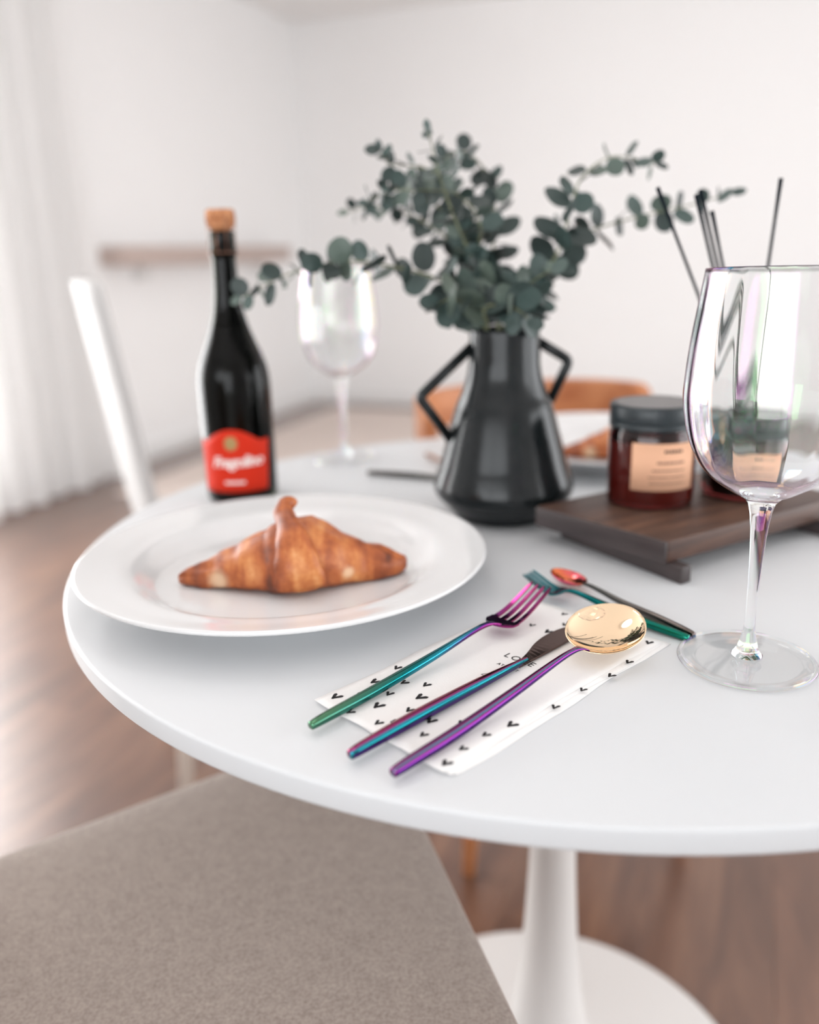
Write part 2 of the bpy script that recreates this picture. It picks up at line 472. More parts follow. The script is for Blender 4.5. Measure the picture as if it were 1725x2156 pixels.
# ------------------------------------------------------------------ the room
structure(room_box('floor', [(-0.1, -0.1, -0.10, ROOM_A+0.1, ROOM_B+0.1, -0.012)], M_underfloor))
floor = bpy.data.objects['floor']
PW, PL = 0.195, 1.30
v0 = [(x, y, z) for z in (-0.012, 0.0) for x, y in ((0.0003, 0.0003), (PW-0.0003, 0.0003), (PW-0.0003, PL-0.0003), (0.0003, PL-0.0003))]
f0 = [(0,3,2,1),(4,5,6,7),(0,1,5,4),(1,2,6,5),(2,3,7,6),(3,0,4,7)]
plank0 = None
rnd = random.Random(5)
for i in range(int(ROOM_A/PW)+1):
    b = ROOM_B - rnd.uniform(0.0, PL) + PL
    while b > 0.0:
        bb = b
        b -= PL
        if bb > ROOM_B + 0.05 or bb - PL < 0.0 - PL + 0.05: 
            pass
        if plank0 is None:
            plank0 = mesh_obj('plank', v0, f0, M_floor, floor, False); o = plank0
        else:
            o = plank0.copy(); link(o, floor)
        o.location = rm(i*PW, min(bb, ROOM_B), 0.0)
        o.rotation_euler = (0, 0, ROOM_RZ)

structure(room_box('ceiling', [(-0.1, -0.1, CEIL, ROOM_A+0.1, ROOM_B+0.1, CEIL+0.1)], M_ceil))
structure(room_box('wall_left', [(-0.12, -0.12, 0, 0, 2.9, CEIL), (-0.12, 5.0, 0, 0, ROOM_B+0.12, CEIL), (-0.12, 2.9, 0, 0, 5.0, 0.15), (-0.12, 2.9, 1.9, 0, 5.0, CEIL)], M_wall))
structure(room_box('wall_back', [(0, -0.12, 0, ROOM_A+0.12, 0, CEIL)], M_wall))
structure(room_box('wall_right', [(ROOM_A, 0, 0, ROOM_A+0.12, 1.6, CEIL), (ROOM_A, 5.2, 0, ROOM_A+0.12, ROOM_B, CEIL), (ROOM_A, 1.6, 0, ROOM_A+0.12, 5.2, 0.25), (ROOM_A, 1.6, 1.9, ROOM_A+0.12, 5.2, CEIL)], M_wall))
structure(room_box('wall_front', [(0, ROOM_B, 0, 1.0, ROOM_B+0.12, CEIL), (3.8, ROOM_B, 0, ROOM_A, ROOM_B+0.12, CEIL), (1.0, ROOM_B, 0, 3.8, ROOM_B+0.12, 0.55), (1.0, ROOM_B, 1.85, 3.8, ROOM_B+0.12, CEIL)], M_wall))
structure(room_box('baseboard_left', [(0, 0, 0, 0.014, ROOM_B, 0.07)], M_trim))
structure(room_box('baseboard_back', [(0.014, 0, 0, ROOM_A, 0.014, 0.07)], M_trim))
def window(name, plane, lo, hi, z0, z1, n):
    """white frame with mullions standing in a wall opening"""
    T, D = 0.05, 0.06
    pcs = [(lo, z0, hi, z0+T), (lo, z1-T, hi, z1), (lo, z0, lo+T, z1), (hi-T, z0, hi, z1)]
    pcs += [(lo+(hi-lo)*k/n-T/2, z0, lo+(hi-lo)*k/n+T/2, z1) for k in range(1, n)]
    out = []
    for (p0, q0, p1, q1) in pcs:
        if plane == 'left': out.append((-0.10, p0, q0, -0.10+D, p1, q1))
        if plane == 'right': out.append((ROOM_A+0.04, p0, q0, ROOM_A+0.04+D, p1, q1))
        if plane == 'front': out.append((p0, ROOM_B+0.04, q0, p1, ROOM_B+0.04+D, q1))
    return structure(room_box(name, out, M_trim))
window('window_1', 'left', 2.9, 5.0, 0.15, 1.9, 2)
window('window_2', 'right', 1.6, 5.2, 0.25, 1.9, 3)
window('window_3', 'front', 1.0, 3.8, 0.55, 1.85, 2)

# sheer curtain hanging in soft folds in front of the left window
cv, cf = [], []
NB, NZ = 90, 10
for j in range(NZ+1):
    z = 0.015 + (CEIL-0.06)*j/NZ
    for i in range(NB+1):
        b = 2.20 + (3.15-2.20)*i/NB
        fold = 0.034*math.sin(b*52) + 0.016*math.sin(b*23.3+1.0)
        cv.append(rm(0.11 + fold*(1.0-0.25*j/NZ), b, z))
for j in range(NZ):
    for i in range(NB):
        q = j*(NB+1)+i
        cf.append((q, q+1, q+NB+2, q+NB+1))
tag(mesh_obj('curtain', cv, cf, M_curtain), 'white sheer curtain hanging in folds to the floor at far left', 'curtain')

# added pale sheet on the far floor, its colour imitating window glare
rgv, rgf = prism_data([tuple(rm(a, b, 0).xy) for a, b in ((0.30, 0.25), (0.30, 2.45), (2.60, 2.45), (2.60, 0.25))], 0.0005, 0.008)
tag(mesh_obj('glare_sheet', rgv, rgf, M_glare, None, False), 'pale beige sheet added to imitate glare on the wooden floor beyond the table', 'glare_sheet')

# shelf on the left wall at eye height
sh = thing('wall_shelf', 'taupe wall shelf running along the white wall behind the bottle', 'shelf', rm(0, 1.2, 0.955), ROOM_RZ)
box('shelf_board', (0.0, -0.82, 0.0), (0.14, 0.75, 0.085), M_shelf, sh, 0.004)
for yb in (-0.6, 0.5):
    box('bracket', (0.0, yb, -0.07), (0.10, yb+0.02, 0.0), M_trim, sh)

# added fill lamp over the table, unseen above the frame, softening the shadows
cl = thing('fill_lamp', 'round white fill lamp added on the ceiling above the table', 'lamp', (-0.45, 0.55, CEIL))
lathe('fill_lamp_housing', [(0.0, -0.001), (0.26, -0.001), (0.27, -0.01), (0.27, -0.05), (0.255, -0.055), (0.25, -0.02), (0.0, -0.02)], M_trim, cl, 48)
ld = bpy.data.lights.new('fill_light', 'AREA'); ld.shape = 'DISK'; ld.size = 0.46; ld.energy = 2.0; ld.color = (1.0, 0.97, 0.94)
lo_ = bpy.data.objects.new('fill_light', ld); link(lo_, cl); lo_.location = (0, 0, -0.035)

# ------------------------------------------------------------------ round pedestal table
tb = thing('round_table', 'round white table with lacquered top on a trumpet pedestal', 'table', (0, 0, 0))
R, TH = 0.45, 0.0165
prof = [(0.0, TZ-TH), (R-0.012, TZ-TH)]
prof += [(R-0.004+0.004*math.sin(a), TZ-TH+0.004-0.004*math.cos(a)) for a in [k*PI/10 for k in range(6)]]
prof += [(R-0.0025+0.0025*math.cos(a), TZ-0.0025+0.0025*math.sin(a)) for a in [k*PI/8 for k in range(5)]]
prof += [(0.0, TZ)]
lathe('tabletop', prof, M_table, tb, 192)
pp = spline([(0.085, TZ-TH-0.002), (0.060, TZ-TH-0.012), (0.036, TZ-0.07), (0.0255, 0.56), (0.0235, 0.42), (0.0265, 0.30), (0.035, 0.18), (0.052, 0.085), (0.088, 0.036), (0.14, 0.0225)], 60)
lathe('pedestal_column', [(0.0, TZ-TH-0.002)] + list(pp) + [(0.13, 0.015), (0.0, 0.015)], M_pedestal, tb, 96)
bp = [(0.0, 0.001), (0.244, 0.001), (0.2475, 0.003), (0.2480, 0.006), (0.246, 0.009), (0.24, 0.0112), (0.20, 0.0165), (0.14, 0.0225), (0.0, 0.024)]
lathe('pedestal_base', bp, M_pedestal, tb, 128, sharp=60)

# ------------------------------------------------------------------ grey upholstered chair in front
gc = thing('dining_chair', 'upholstered chair with grey-brown woven seat pushed under the near table edge', 'chair', (0, 0, 0))
def rounded_poly(pts, radii, n=8):
    out = []
    m = len(pts)
    for k in range(m):
        p = Vector(pts[k]); a = (Vector(pts[k-1])-p); b = (Vector(pts[(k+1) % m])-p)
        la, lb = a.length, b.length; a.normalize(); b.normalize()
        ang = a.angle(b); d = radii[k]/math.tan(ang/2)
        s = p + a*d; e = p + b*d
        for i in range(n+1):
            t = i/n
            q = s*(1-t)**2 + p*(2*t*(1-t)) + e*t*t
            out.append((q.x, q.y))
    return out
SZ = TZ - 0.25
outl = rounded_poly([(-0.195, 0.098), (-0.575, -0.168), (-0.50, -0.54), (-0.040, -0.455)], [0.035, 0.05, 0.05, 0.05])
cx = sum(p[0] for p in outl)/len(outl); cy = sum(p[1] for p in outl)/len(outl)
sv, sf = [], []
rings = [(0.985, -0.058), (1.0, -0.045), (1.0, -0.018), (0.992, -0.007), (0.975, -0.001), (0.94, 0.0015), (0.85, 0.003), (0.65, 0.004), (0.4, 0.004), (0.18, 0.004)]
n = len(outl)
for s, z in rings:
    for (x, y) in outl:
        sv.append((cx+(x-cx)*s, cy+(y-cy)*s, SZ+z))
for k in range(len(rings)-1):
    for i in range(n):
        j = (i+1) % n
        sf.append((k*n+i, k*n+j, (k+1)*n+j, (k+1)*n+i))
sf.append(tuple(range(n))); sf.append(tuple((len(rings)-1)*n+i for i in range(n)))
mesh_obj('seat', sv, sf, M_fabric, gc)
# back rest on the far-left side of the seat, out of the picture
bd = Vector((-0.50+0.575, -0.54+0.168)).normalized(); bn = Vector((-bd.y, bd.x)) * -1
if bn.x > 0: bn = -bn
bv, bf = [], []
NU, NV = 12, 8
for side in (0, 1):
    for j in range(NV+1):
        for i in range(NU+1):
            u_ = i/NU; t_ = j/NV
            base = Vector((-0.575, -0.168)) + bd*(0.015 + u_*0.35)
            off = bn*(0.005 + 0.05*t_ + 0.03*side - 0.03*(1-(2*u_-1)**2)*(-1 if side == 0 else -1))
            bv.append((base.x+off.x, base.y+off.y, SZ+0.06+0.36*t_))
def q2(s, j, i): return s*(NU+1)*(NV+1)+j*(NU+1)+i
for j in range(NV):
    for i in range(NU):
        bf.append((q2(0,j,i), q2(0,j,i+1), q2(0,j+1,i+1), q2(0,j+1,i)))
        bf.append((q2(1,j,i), q2(1,j+1,i), q2(1,j+1,i+1), q2(1,j,i+1)))
for i in range(NU):
    bf.append((q2(0,0,i), q2(1,0,i), q2(1,0,i+1), q2(0,0,i+1))); bf.append((q2(0,NV,i), q2(0,NV,i+1), q2(1,NV,i+1), q2(1,NV,i)))
for j in range(NV):
    bf.append((q2(0,j,0), q2(0,j+1,0), q2(1,j+1,0), q2(1,j,0))); bf.append((q2(0,j,NU), q2(1,j,NU), q2(1,j+1,NU), q2(0,j+1,NU)))
mesh_obj('backrest', bv, bf, M_fabric, gc)
for (tx, ty, bx_, by_) in ((-0.235, 0.02, -0.215, 0.05), (-0.115, -0.415, -0.09, -0.44), (-0.53, -0.19, -0.57, -0.165), (-0.47, -0.48, -0.50, -0.51)):
    tube('leg', [(tx, ty, SZ-0.05), (bx_, by_, 0.001)], [0.018, 0.011], M_darkleg, gc, 12)
for (p, q) in (((-0.59, -0.21), (-0.535, -0.185)), ((-0.535, -0.48), (-0.49, -0.47))):
    tube('back_post', [(q[0], q[1], SZ-0.03), (p[0], p[1], SZ+0.12)], 0.011, M_darkleg, gc, 10)

# ------------------------------------------------------------------ white shell chair beyond the table, left
wc = thing('shell_chair', 'white moulded chair with high back standing before the curtain', 'chair', (-0.505, 0.86, 0.0), math.radians(21))
# profile in local x (forward) / z, from front lip of the seat to the top of the back
pr_ = spline([(0.23, 0.425), (0.205, 0.45), (0.10, 0.452), (-0.03, 0.44), (-0.13, 0.445), (-0.175, 0.50), (-0.193, 0.60), (-0.208, 0.72), (-0.224, 0.84), (-0.235, 0.925), (-0.237, 0.94)], 34)
wv, wf = [], []
NW = 16
for k, (x, z) in enumerate(pr_):
    t = k/(len(pr_)-1)
    hw = 0.22 - 0.03*max(0, (t-0.55)/0.45)**1.5 - 0.05*max(0, (t-0.93)/0.07)**2 - 0.03*max(0, (0.07-t)/0.07)**2
    for i in range(NW+1):
        u_ = 2*i/NW-1
        up_ = 0.03*abs(u_)**3
        dx, dz = (0.0, up_) if t < 0.35 else ((up_*1.1, 0.0) if t > 0.55 else (up_*1.1*(t-0.35)/0.2, up_*(0.55-t)/0.2))
        wv.append((x+dx, hw*u_, z+dz))
for k in range(len(pr_)-1):
    for i in range(NW):
        q = k*(NW+1)+i
        wf.append((q, q+1, q+NW+2, q+NW+1))
solidify(mesh_obj('shell', wv, wf, M_whiteplastic, wc), 0.012, 0)
for (x, y) in ((0.17, -0.2), (0.17, 0.2), (-0.16, -0.2), (-0.16, 0.2)):
    tube('leg', [(x*0.75, y*0.7, 0.435), (x*1.0, y*1.0, 0.001)], [(0.02, 0.02), (0.014, 0.014)], M_legbeige, wc, 12)
tube('stretcher', [(-0.13, -0.155, 0.33), (0.13, 0.155, 0.33)], 0.006, M_legbeige, wc, 8)
tube('stretcher', [(-0.13, 0.155, 0.34), (0.13, -0.155, 0.34)], 0.006, M_legbeige, wc, 8)

# ------------------------------------------------------------------ honey wood chair across the table
hc = thing('wooden_chair', 'honey-coloured wooden chair with curved top rail behind the black vase', 'chair', (0.075, 0.645, 0), math.radians(13))
rail_p = spline([(-0.205, -0.06, 0.705), (-0.195, 0.03, 0.715), (-0.115, 0.085, 0.718), (0.0, 0.10, 0.719), (0.115, 0.085, 0.718), (0.19, 0.035, 0.715), (0.20, 0.0, 0.712)], 40)
rv, rf = [], []
for k, p in enumerate(rail_p):
    a = Vector(rail_p[max(k-1, 0)]); b = Vector(rail_p[min(k+1, 39)])
    t = (b-a).normalized(); nrm = Vector((t.y, -t.x, 0)).normalized()
    e = min(1, min(k, 39-k)/4.0); hh = 0.018 + 0.012*e
    for (dn, dz) in ((-0.010, -hh), (0.010, -hh), (0.013, -hh*0.5), (0.010, hh), (-0.002, hh+0.003), (-0.010, hh)):
        q = Vector(p) + nrm*dn; rv.append((q.x, q.y, q.z+dz))
for k in range(39):
    for i in range(6):
        j = (i+1) % 6; rf.append((k*6+i, k*6+j, (k+1)*6+j, (k+1)*6+i))
rf.append((5,4,3,2,1,0)); rf.append(tuple(39*6+i for i in range(6)))
smooth_angle(mesh_obj('top_rail', rv, rf, M_chairwood, hc), 50)
so = rounded_poly([(-0.21, -0.26), (0.21, -0.26), (0.19, 0.13), (-0.19, 0.13)], [0.05]*4)
v_, f_ = prism_data(so, 0.43, 0.455)
mesh_obj('seat', v_, f_, M_chairwood, hc, False)
for (x, y, x2, y2) in ((-0.17, -0.20, -0.195, -0.225), (0.17, -0.20, 0.195, -0.225)):
    tube('leg', [(x, y, 0.43), (x2, y2, 0.001)], [0.016, 0.011], M_chairwood, hc, 12)
for sx in (-1, 1):
    tube('leg', [(sx*0.195, 0.02, 0.695), (sx*0.175, 0.09, 0.45), (sx*0.20, 0.16, 0.001)], [0.012, 0.016, 0.011], M_chairwood, hc, 12)
tube('spindle', [(0, 0.098, 0.69), (0, 0.10, 0.45)], 0.009, M_chairwood, hc, 10)

# ------------------------------------------------------------------ plates and croissants
def plate(name, label, loc, R_, group):
    k = R_/0.165
    p = spline([(0.0, 0.0070), (0.07, 0.0070), (0.100, 0.0078), (0.109, 0.0110), (0.120, 0.0185), (0.129, 0.0225), (0.145, 0.0252), (0.158, 0.0278), (0.1625, 0.0286)], 60)
    lip = [(0.1645, 0.0283), (0.1650, 0.0268), (0.1638, 0.0252)]
    q = [(0.150, 0.0222), (0.130, 0.0175), (0.118, 0.0120), (0.108, 0.0045), (0.106, 0.0008), (0.102, 0.0008), (0.100, 0.0035), (0.0, 0.0035)]
    prof = [(r*k, max(z, 0.0005)) for r, z in list(p)+lip+q]
    o = lathe(name, prof, M_porcelain, None, 128, loc=loc, sharp=70)
    return tag(o, label, 'plate', group)
plate('dinner_plate', 'large white plate holding the near croissant, at the left table edge', (-0.2497, -0.1190, TZ), 0.165, 'white dinner plates')
plate('dinner_plate', 'white plate half hidden behind the vase and the lidded candle', (0.105, 0.300, TZ), 0.160, 'white dinner plates')

def croissant(label, loc, rz, seed, group):
    rd = random.Random(seed)
    root = thing('croissant', label, 'croissant', loc, rz, group)
    # stations along local x: (x, half depth front, half depth back, height, lift)
    st = [(-0.0935, 0.001, 0.001, 0.003, 0.004), (-0.089, 0.006, 0.005, 0.010, 0.002), (-0.075, 0.013, 0.012, 0.017, 0.0), (-0.060, 0.018, 0.017, 0.0225, 0.0), (-0.040, 0.026, 0.024, 0.031, 0.0),
          (-0.022, 0.033, 0.030, 0.039, 0.0), (0.0, 0.041, 0.034, 0.045, 0.0), (0.020, 0.036, 0.032, 0.044, 0.0), (0.036, 0.029, 0.027, 0.036, 0.0), (0.055, 0.0215, 0.021, 0.0275, 0.0),
          (0.072, 0.0175, 0.016, 0.0225, 0.0), (0.082, 0.011, 0.011, 0.016, 0.001), (0.0885, 0.0055, 0.0055, 0.010, 0.004), (0.0905, 0.002, 0.002, 0.004, 0.007)]
    S = spline(st, 130)
    v, f = [], []
    SEG = 40
    edges = [-0.078, -0.062, -0.044, -0.020, 0.018, 0.037, 0.055, 0.071]      # where one dough layer ends on the next
    for k, (x, d1, d2, h_, l_) in enumerate(S):
        g = 0.0
        for e in edges:
            s_ = (x-e)*(1 if e < 0 else -1)      # layers step down away from the middle
            g += 0.10/(1+math.exp(-s_/0.0011)) - 0.06/(1+math.exp(-s_/0.010))
        g = 1 + (g - 0.17)*0.8
        for i in range(SEG):
            a = 2*PI*i/SEG
            c_, s_ = math.cos(a), math.sin(a)
            dy = (d1 if c_ < 0 else d2)*c_*g
            zz = (s_ if s_ > 0 else s_*0.30)
            z = l_ + h_*0.23 + (h_*0.77*(abs(zz)**0.92)*(1 if zz > 0 else -1))*g
            wob = 0.0009*math.sin(5*a+x*90) + 0.0007*math.sin(9*a-x*150)
            v.append((x, dy*(1+wob*14), max(z+wob, 0.0004)))
    n = len(S)
    for k in range(n-1):
        for i in range(SEG):
            j = (i+1) % SEG
            f.append((k*SEG+i, k*SEG+j, (k+1)*SEG+j, (k+1)*SEG+i))
    f.append(tuple(range(SEG))); f.append(tuple((n-1)*SEG+i for i in range(SEG)))
    mesh_obj('body', v, f, M_crust, root)
    # the tongue of dough wrapped over the middle, its tip curling up
    fp = spline([(0.006, -0.0425, 0.008), (0.004, -0.0400, 0.022), (0.001, -0.0300, 0.038), (-0.002, -0.0170, 0.0470), (-0.005, -0.004, 0.0525), (-0.0065, 0.002, 0.0570), (-0.005, 0.006, 0.0605), (-0.001, 0.0075, 0.0612), (0.0025, 0.008, 0.0590)], 48)
    fr = spline([(0.020, 0.004), (0.0185, 0.008), (0.0150, 0.009), (0.0115, 0.0085), (0.0092, 0.0085), (0.0080, 0.0078), (0.0068, 0.0066), (0.0056, 0.0052), (0.0030, 0.0032)], 48)
    vv, ff = tube_data(fp, fr, 22, up=Vector((0, 1, 0.25)).normalized())
    vv = [q + Vector((0.0006*math.sin(q.z*420), 0.0006*math.sin(q.x*380+q.z*200), 0)) for q in vv]
    mesh_obj('folded_tongue', vv, ff, M_crust, root)
    return root
croissant('golden croissant with upturned tip lying on the large near plate', (-0.2400, -0.1340, TZ+0.0072), math.radians(5), 1, 'croissants')
croissant('croissant partly seen between the vase and the amber candle', (0.140, 0.262, TZ+0.0072), math.radians(-6), 2, 'croissants')

# ------------------------------------------------------------------ napkin
NO = Vector((-0.1320, -0.4030)); NEX = Vector((-0.69, 0.724)).normalized(); NEY = Vector((0.724, 0.69)).normalized()
NW_, NL = 0.1085, 0.211
nz = TZ
napkin = thing('paper_napkin', 'white folded paper napkin printed with black hearts under the cutlery', 'napkin', (NO.x, NO.y, nz), math.atan2(NEY.y, NEY.x))
# local x runs along the long side, local y along the short side (to the left)
def sheet(name, x0, x1, y0, y1, z0, z1, amp, seed):
    rd = random.Random(seed); nx, ny = 40, 20
    ph = [rd.uniform(0, 6) for _ in range(6)]
    top, f = [], []
    def hz(x, y):
        return amp*(math.sin(x*37+ph[0])*math.sin(y*51+ph[1]) + 0.5*math.sin(x*90+y*60+ph[2]))
    for j in range(ny+1):
        for i in range(nx+1):
            u_, t_ = i/nx, j/ny
            x = x0+(x1-x0)*u_; y = y0+(y1-y0)*t_
            ex = 0.0008*math.sin(t_*9+ph[3]) if i in (0, nx) else 0
            ey = 0.0012*math.sin(u_*7+ph[4])+0.0006*math.sin(u_*17+ph[5]) if j in (0, ny) else 0
            edge = min(u_, 1-u_)*nx, min(t_, 1-t_)*ny
            dz = -0.0004 if min(edge) < 0.5 else 0
            top.append((x+ex, y+ey, z1+hz(x, y)+dz))
    bot = [(x, y, z0) for x, y, z in top]
    N = len(top)
    for j in range(ny):
        for i in range(nx):
            q = j*(nx+1)+i
            f.append((q, q+1, q+nx+2, q+nx+1)); f.append((N+q, N+q+nx+1, N+q+nx+2, N+q+1))
    for i in range(nx):
        f.append((i, N+i, N+i+1, i+1)); q = ny*(nx+1)+i; f.append((q, q+1, N+q+1, N+q))
    for j in range(ny):
        q = j*(nx+1); f.append((q, q+nx+1, N+q+nx+1, N+q)); q += nx; f.append((q, N+q, N+q+nx+1, q+nx+1))
    return mesh_obj(name, top+bot, f, M_napkin, napkin)
sheet('lower_layer', 0.004, NL+0.004, -0.0045, NW_-0.003, 0.0002, 0.0012, 0.00005, 1)
sheet('middle_layer', 0.001, NL, -0.0015, NW_-0.001, 0.0013, 0.0021, 0.00006, 2)
sheet('upper_layer', 0.0, NL-0.001, 0.001, NW_, 0.0022, 0.0029, 0.00008, 3)
def nloc(x, y):
    d = Vector((x, y)) - NO
    return d.dot(NEY), d.dot(Vector((-NEY.y, NEY.x)))
# hand-drawn hearts; the letters and hearts stand upright along the napkin's long side
hearts = [(-0.1936,-0.3229,1.3),(-0.1797,-0.3213,1.0),(-0.1708,-0.305,1.2),(-0.157,-0.2873,1),(-0.1525,-0.3072,1),(-0.139,-0.3109,1),(-0.1616,-0.321,1),(-0.1428,-0.326,1.35),(-0.1679,-0.3349,1.35),
          (-0.1495,-0.3407,1.05),(-0.184,-0.3412,1.0),(-0.1673,-0.354,1),(-0.1374,-0.3534,1.2),(-0.1421,-0.3677,0.95),(-0.1202,-0.3568,1.1),(-0.1079,-0.3693,0.95),(-0.0924,-0.3596,1.25),(-0.1213,-0.3823,0.95),
          (-0.1309,-0.3957,1.15),(-0.065,-0.3415,1.0),(-0.0085,-0.2875,1.0),(0.0120,-0.2600,1.05),(-0.036,-0.2095,0.9),(-0.0386,-0.2277,0.95),(-0.0522,-0.2388,1.2),(-0.024,-0.305,1.0),(-0.045,-0.322,0.9),(-0.062,-0.2275,0.9)]
def heart_mesh(k):
    rd = random.Random(k)
    def stroke(a, b, wa, wb):
        a, b = Vector(a), Vector(b); t = (b-a).normalized(); s = Vector((-t.y, t.x))
        return [a+s*wa, a-s*wa*0.8-t*wa*0.6, b-s*wb, b+t*wb, b+s*wb]
    left = stroke((0.0002, -0.0021), (-0.0018, 0.0012), 0.00055, 0.00085)
    right = stroke((-0.0002, -0.0021), (0.0014, 0.0018), 0.00055, 0.00095)
    v = [(p.y, -p.x, 0) for p in left+right]      # up of the heart = local +x
    return v, [tuple(range(5)), tuple(range(5, 10))]
hm = []
for k in range(3):
    v_, f_ = heart_mesh(k)
    me = bpy.data.meshes.new('heart_print'); me.from_pydata(v_, [], f_); me.materials.append(M_ink); hm.append(me)
rd = random.Random(9)
for k, (x, y, s) in enumerate(hearts):
    o = bpy.data.objects.new('heart_print', hm[k % 3]); link(o, napkin)
    lx, ly = nloc(x, y); o.location = (lx, ly, 0.00312); o.scale = (s*1.12, s*1.12, 1); o.rotation_euler = (0, 0, rd.uniform(-0.25, 0.25))
def napkin_text(s, wx, wy, size, **k):
    v, f = text_data(s, size, **k)
    lx, ly = nloc(wx, wy)
    return mesh_obj('printed_word', [(lx+y, ly-x, 0.00312) for x, y, z in v], f, M_ink, napkin, False)
napkin_text('LOVE', -0.0778, -0.2808, 0.0085, spacing=1.25)
napkin_text('AT FIRST', -0.0866, -0.2907, 0.0038, bold=0.00002, spacing=1.15)
napkin_text('B', -0.1587, -0.3529, 0.0062)
tv = []
lx, ly = nloc(-0.1000, -0.3000)
pts = [(0.0045, 0.0), (-0.0025, 0.004), (-0.0025, -0.004)]
tf = []
for s in (1.0, 0.82):
    for (a, b) in pts: tv.append((lx+a*s, ly+b*s, 0.00312))
for i in range(3): tf.append((i, (i+1) % 3, 3+(i+1) % 3, 3+i))
mesh_obj('printed_triangle', tv, tf, M_ink, napkin, False)

# ------------------------------------------------------------------ cutlery
def handle_data(stations, seg=14):
    """stations: (x, z, half width, half height); flattened rounded-lozenge section, handle axis along x"""
    S = spline(stations, 56)
    v, f = [], []
    for (x, z, hw, hh) in S:
        for i in range(seg):
            a = 2*PI*i/seg
            c, s = math.cos(a), math.sin(a)
            e = 0.72
            v.append((x, hw*math.copysign(abs(c)**e, c), z+hh*math.copysign(abs(s)**e, s)))
    n = len(S)
    for k in range(n-1):
        for i in range(seg):
            j = (i+1) % seg; f.append((k*seg+i, k*seg+j, (k+1)*seg+j, (k+1)*seg+i))
    f.append(tuple(range(seg-1, -1, -1))); f.append(tuple((n-1)*seg+i for i in range(seg)))
    return v, f

def make_fork(name, label, end, tip, z, L, m, hd_w, group, zmax):
    d = Vector(tip)-Vector(end); rz = math.atan2(d.y, d.x)
    t = thing(name, label, 'fork', (end[0], end[1], z), rz, group)
    s = L/0.2175
    v, f = handle_data([(0, 0.0026, 0.0026, 0.0022), (0.012*s, 0.0032, 0.0032, 0.0027), (0.05*s, 0.0044, 0.0036, 0.0029), (0.10*s, 0.0076, 0.0030, 0.0024), (0.135*s, 0.0108, 0.0021, 0.0018), (0.152*s, 0.0115, 0.0020, 0.0016), (0.162*s, 0.0100, 0.0028, 0.0010), (0.168*s, 0.0078, 0.0040, 0.0007)])
    mesh_obj('handle', v, f, m, t)
    # head: palm then four separate tines, one sheet with thickness
    def hzf(x):
        u_ = (x-0.160*s)/(L-0.160*s)
        return 0.0100 - 0.026*u_*(1-u_)*(1-u_) + (zmax-0.0100)*u_*u_
    def half(x):
        u_ = (x-0.160*s)/(L-0.160*s)
        return hd_w*(0.22+0.78*min(1, u_/0.16)**0.6)*(1-0.10*max(0, (u_-0.3)/0.7))
    xp = 0.176*s
    hv, hf = [], []
    def strip(xs, lo, hi):
        b = len(hv)
        for x in xs:
            l_, h_ = lo(x), hi(x)
            for (yy, dz) in ((l_, -0.0007), (l_, 0.0007), (h_, 0.0007), (h_, -0.0007)):
                cup = 0.0008*(yy/hd_w)**2
                hv.append((x, yy, hzf(x)+dz+cup))
        for k in range(len(xs)-1):
            for i in range(4):
                j = (i+1) % 4
                hf.append((b+k*4+i, b+k*4+j, b+(k+1)*4+j, b+(k+1)*4+i))
        hf.append((b+3, b+2, b+1, b)); e = b+(len(xs)-1)*4; hf.append((e, e+1, e+2, e+3))
    xs = [0.160*s+(xp-0.160*s)*k/10 for k in range(11)]
    for q in range(8):
        strip(xs, (lambda x, q=q: half(x)*(-1+2*q/8)), (lambda x, q=q: half(x)*(-1+2*(q+1)/8)))
    mesh_obj('palm', hv, hf, m, t, False)
    for q in range(4):
        hv, hf = [], []
        xs = [xp-0.0005+(L-xp+0.0005)*k/16 for k in range(17)]
        c0 = -1+2*(q+0.5)/4
        def wid(x):
            u_ = (x-xp)/(L-xp); return 0.150*(1-0.35*max(0, u_))*(1-max(0, (u_-0.93)/0.07)**2*0.7)
        strip(xs, (lambda x: half(x)*(c0*1.04-wid(x))), (lambda x: half(x)*(c0*1.04+wid(x))))
        mesh_obj('tine', hv, hf, m, t, False)
    return t

